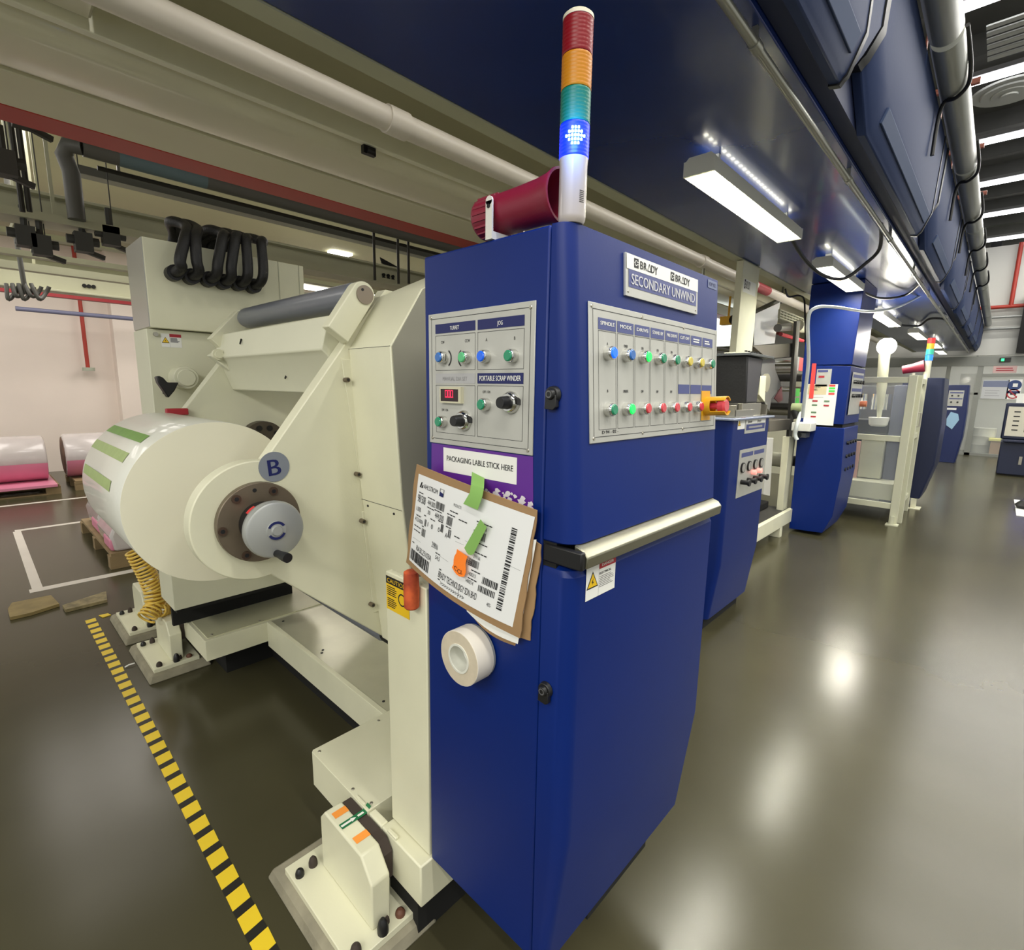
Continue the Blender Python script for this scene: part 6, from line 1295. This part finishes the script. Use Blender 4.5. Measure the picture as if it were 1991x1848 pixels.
g = G(BLACK); g.box(8.37, 8.83, -1.48, -1.02, 0.43, 0.50); g.build('seat', ch_, 0.03)
p0 = at(1972, 972, 'z', 0.0); p1 = at(1976, 1003, 'z', 0.0)
g = G(WHITE); g.box(p1.x, p0.x, p1.y-0.35, p1.y, 0.0005, 0.004); tag(g.build('floor_sheet'), 'white sheet lying on the aisle floor at the right edge', 'sheet')
g = G(BLACK); g.rev((8.3, -1.05, 0.005), (8.3, -1.05, 0.10), [(0, 0.12), (0.4, 0.15), (1, 0.10)], 20); tag(g.build('black_bin'), 'black rounded tub on the white sheet at the right edge', 'tub')
# ceiling fittings over the aisle
CT = mat('ceiling_tube_glow', (252, 252, 255), 0.5, emit=(250, 248, 255), es=7)
wd = ['behind the camera, far', 'behind the camera, near', 'third', 'fourth', 'nearest in view', 'second in view', 'third in view', 'fourth in view', 'fifth in view', 'sixth in view']
for i, x in enumerate(CEIL_X):
    if x < 3: continue
    t = thing('ceiling_strip_light', 'long glowing ceiling strip above the aisle, %s' % ['hidden ahead of the camera', 'nearest in view', 'second in view', 'third in view', 'fourth in view', 'fifth in view', 'sixth in view'][i-3], 'lamp', (x, -2.4, 5.0), 'ceiling strips over the aisle')
    g = G(CT); g.cyl((x, -4.7, 4.985), (x, 0.17, 4.985), 0.035, n=10); g.build('tube', t)
    g = G(mat('batten_grey', (110, 110, 108), 0.6)); g.box(x-0.07, x+0.07, -4.75, 0.22, 5.02, 5.07); g.box(x-0.01, x+0.01, -1.0, -0.97, 5.07, 5.349); g.build('batten', t)
DIF = mat('diffuser_grey', (176, 178, 172), 0.5)
p = at(1962, 188, 'z', 4.9); g = G(DIF)
for r0, r1, dz in ((0.0, 0.08, 0), (0.12, 0.17, 0.02), (0.22, 0.27, 0.03), (0.32, 0.36, 0.05)): g.rev((p.x, p.y, 4.9+dz), (p.x, p.y, 4.93+dz), [(0, r1*0.95), (0.5, r1), (1, r1*0.9)], 36)
tag(g.build('air_diffuser'), 'round ringed air diffuser in the ceiling, upper right', 'diffuser')
p = at(1985, 70, 'z', 4.9); g = G(DIF)
for k in range(6): g.box(p.x-0.35+k*0.13, p.x-0.28+k*0.13, p.y-0.6, p.y+0.25, 4.92, 4.935)
tag(g.build('air_grille'), 'slatted air grille in the top right corner', 'grille')
RP = mat('red_pipe', (170, 54, 40), 0.5)
for i, x in enumerate((4.0, 5.6, 7.2, 9.0)):
    g = G(mat('dim_red_pipe', (128, 74, 60), 0.5)); g.cyl((x, -0.6, 4.2), (x, 5.0, 4.2), 0.025, n=8) if False else g.cyl((x, -0.12, 4.1), (x, 0.8, 4.1), 0.03, n=8); g.cyl((x, 0.3, 4.1), (x, 0.3, 5.345 if i == 1 else 5.598), 0.01, n=6)
    tag(g.build('sprinkler_branch'), 'dim red branch pipe crossing above the trunking, %s' % ordw[i], 'pipe', 'branch pipes above the trunking')
a = at(1977, 528, 'x', 15.4); b_ = at(1965, 596, 'x', 15.4); g = G(RP); g.cyl((15.38, a.y, b_.z), (15.38, a.y, 4.7), 0.04, n=12); g.cyl((15.38, -3.4, b_.z), (15.38, 0.5, b_.z), 0.04, n=12); tag(g.build('red_pipe'), 'red pipe tee high on the partition wall', 'pipe')
g = G(mat('grey_conduit', (150, 152, 150), 0.4, 0.3)); z_ = at(1960, 616, 'x', 15.38).z; g.cyl((15.38, -3.4, z_), (15.38, 0.3, z_), 0.03, n=10); g.cyl((15.38, -3.4, z_-0.25), (15.38, 0.3, z_-0.25), 0.03, n=10); tag(g.build('wall_conduit'), 'pair of grey conduits below the red pipe on the partition wall', 'conduit')
a = at(1976, 680, 'x', 15.3); g = G(BLACKM); g.box(15.2, 15.38, a.y-0.8, a.y, 2.35, 3.6); tag(g.build('dark_curtain'), 'dark hanging panel at the right edge above the partition', 'panel')
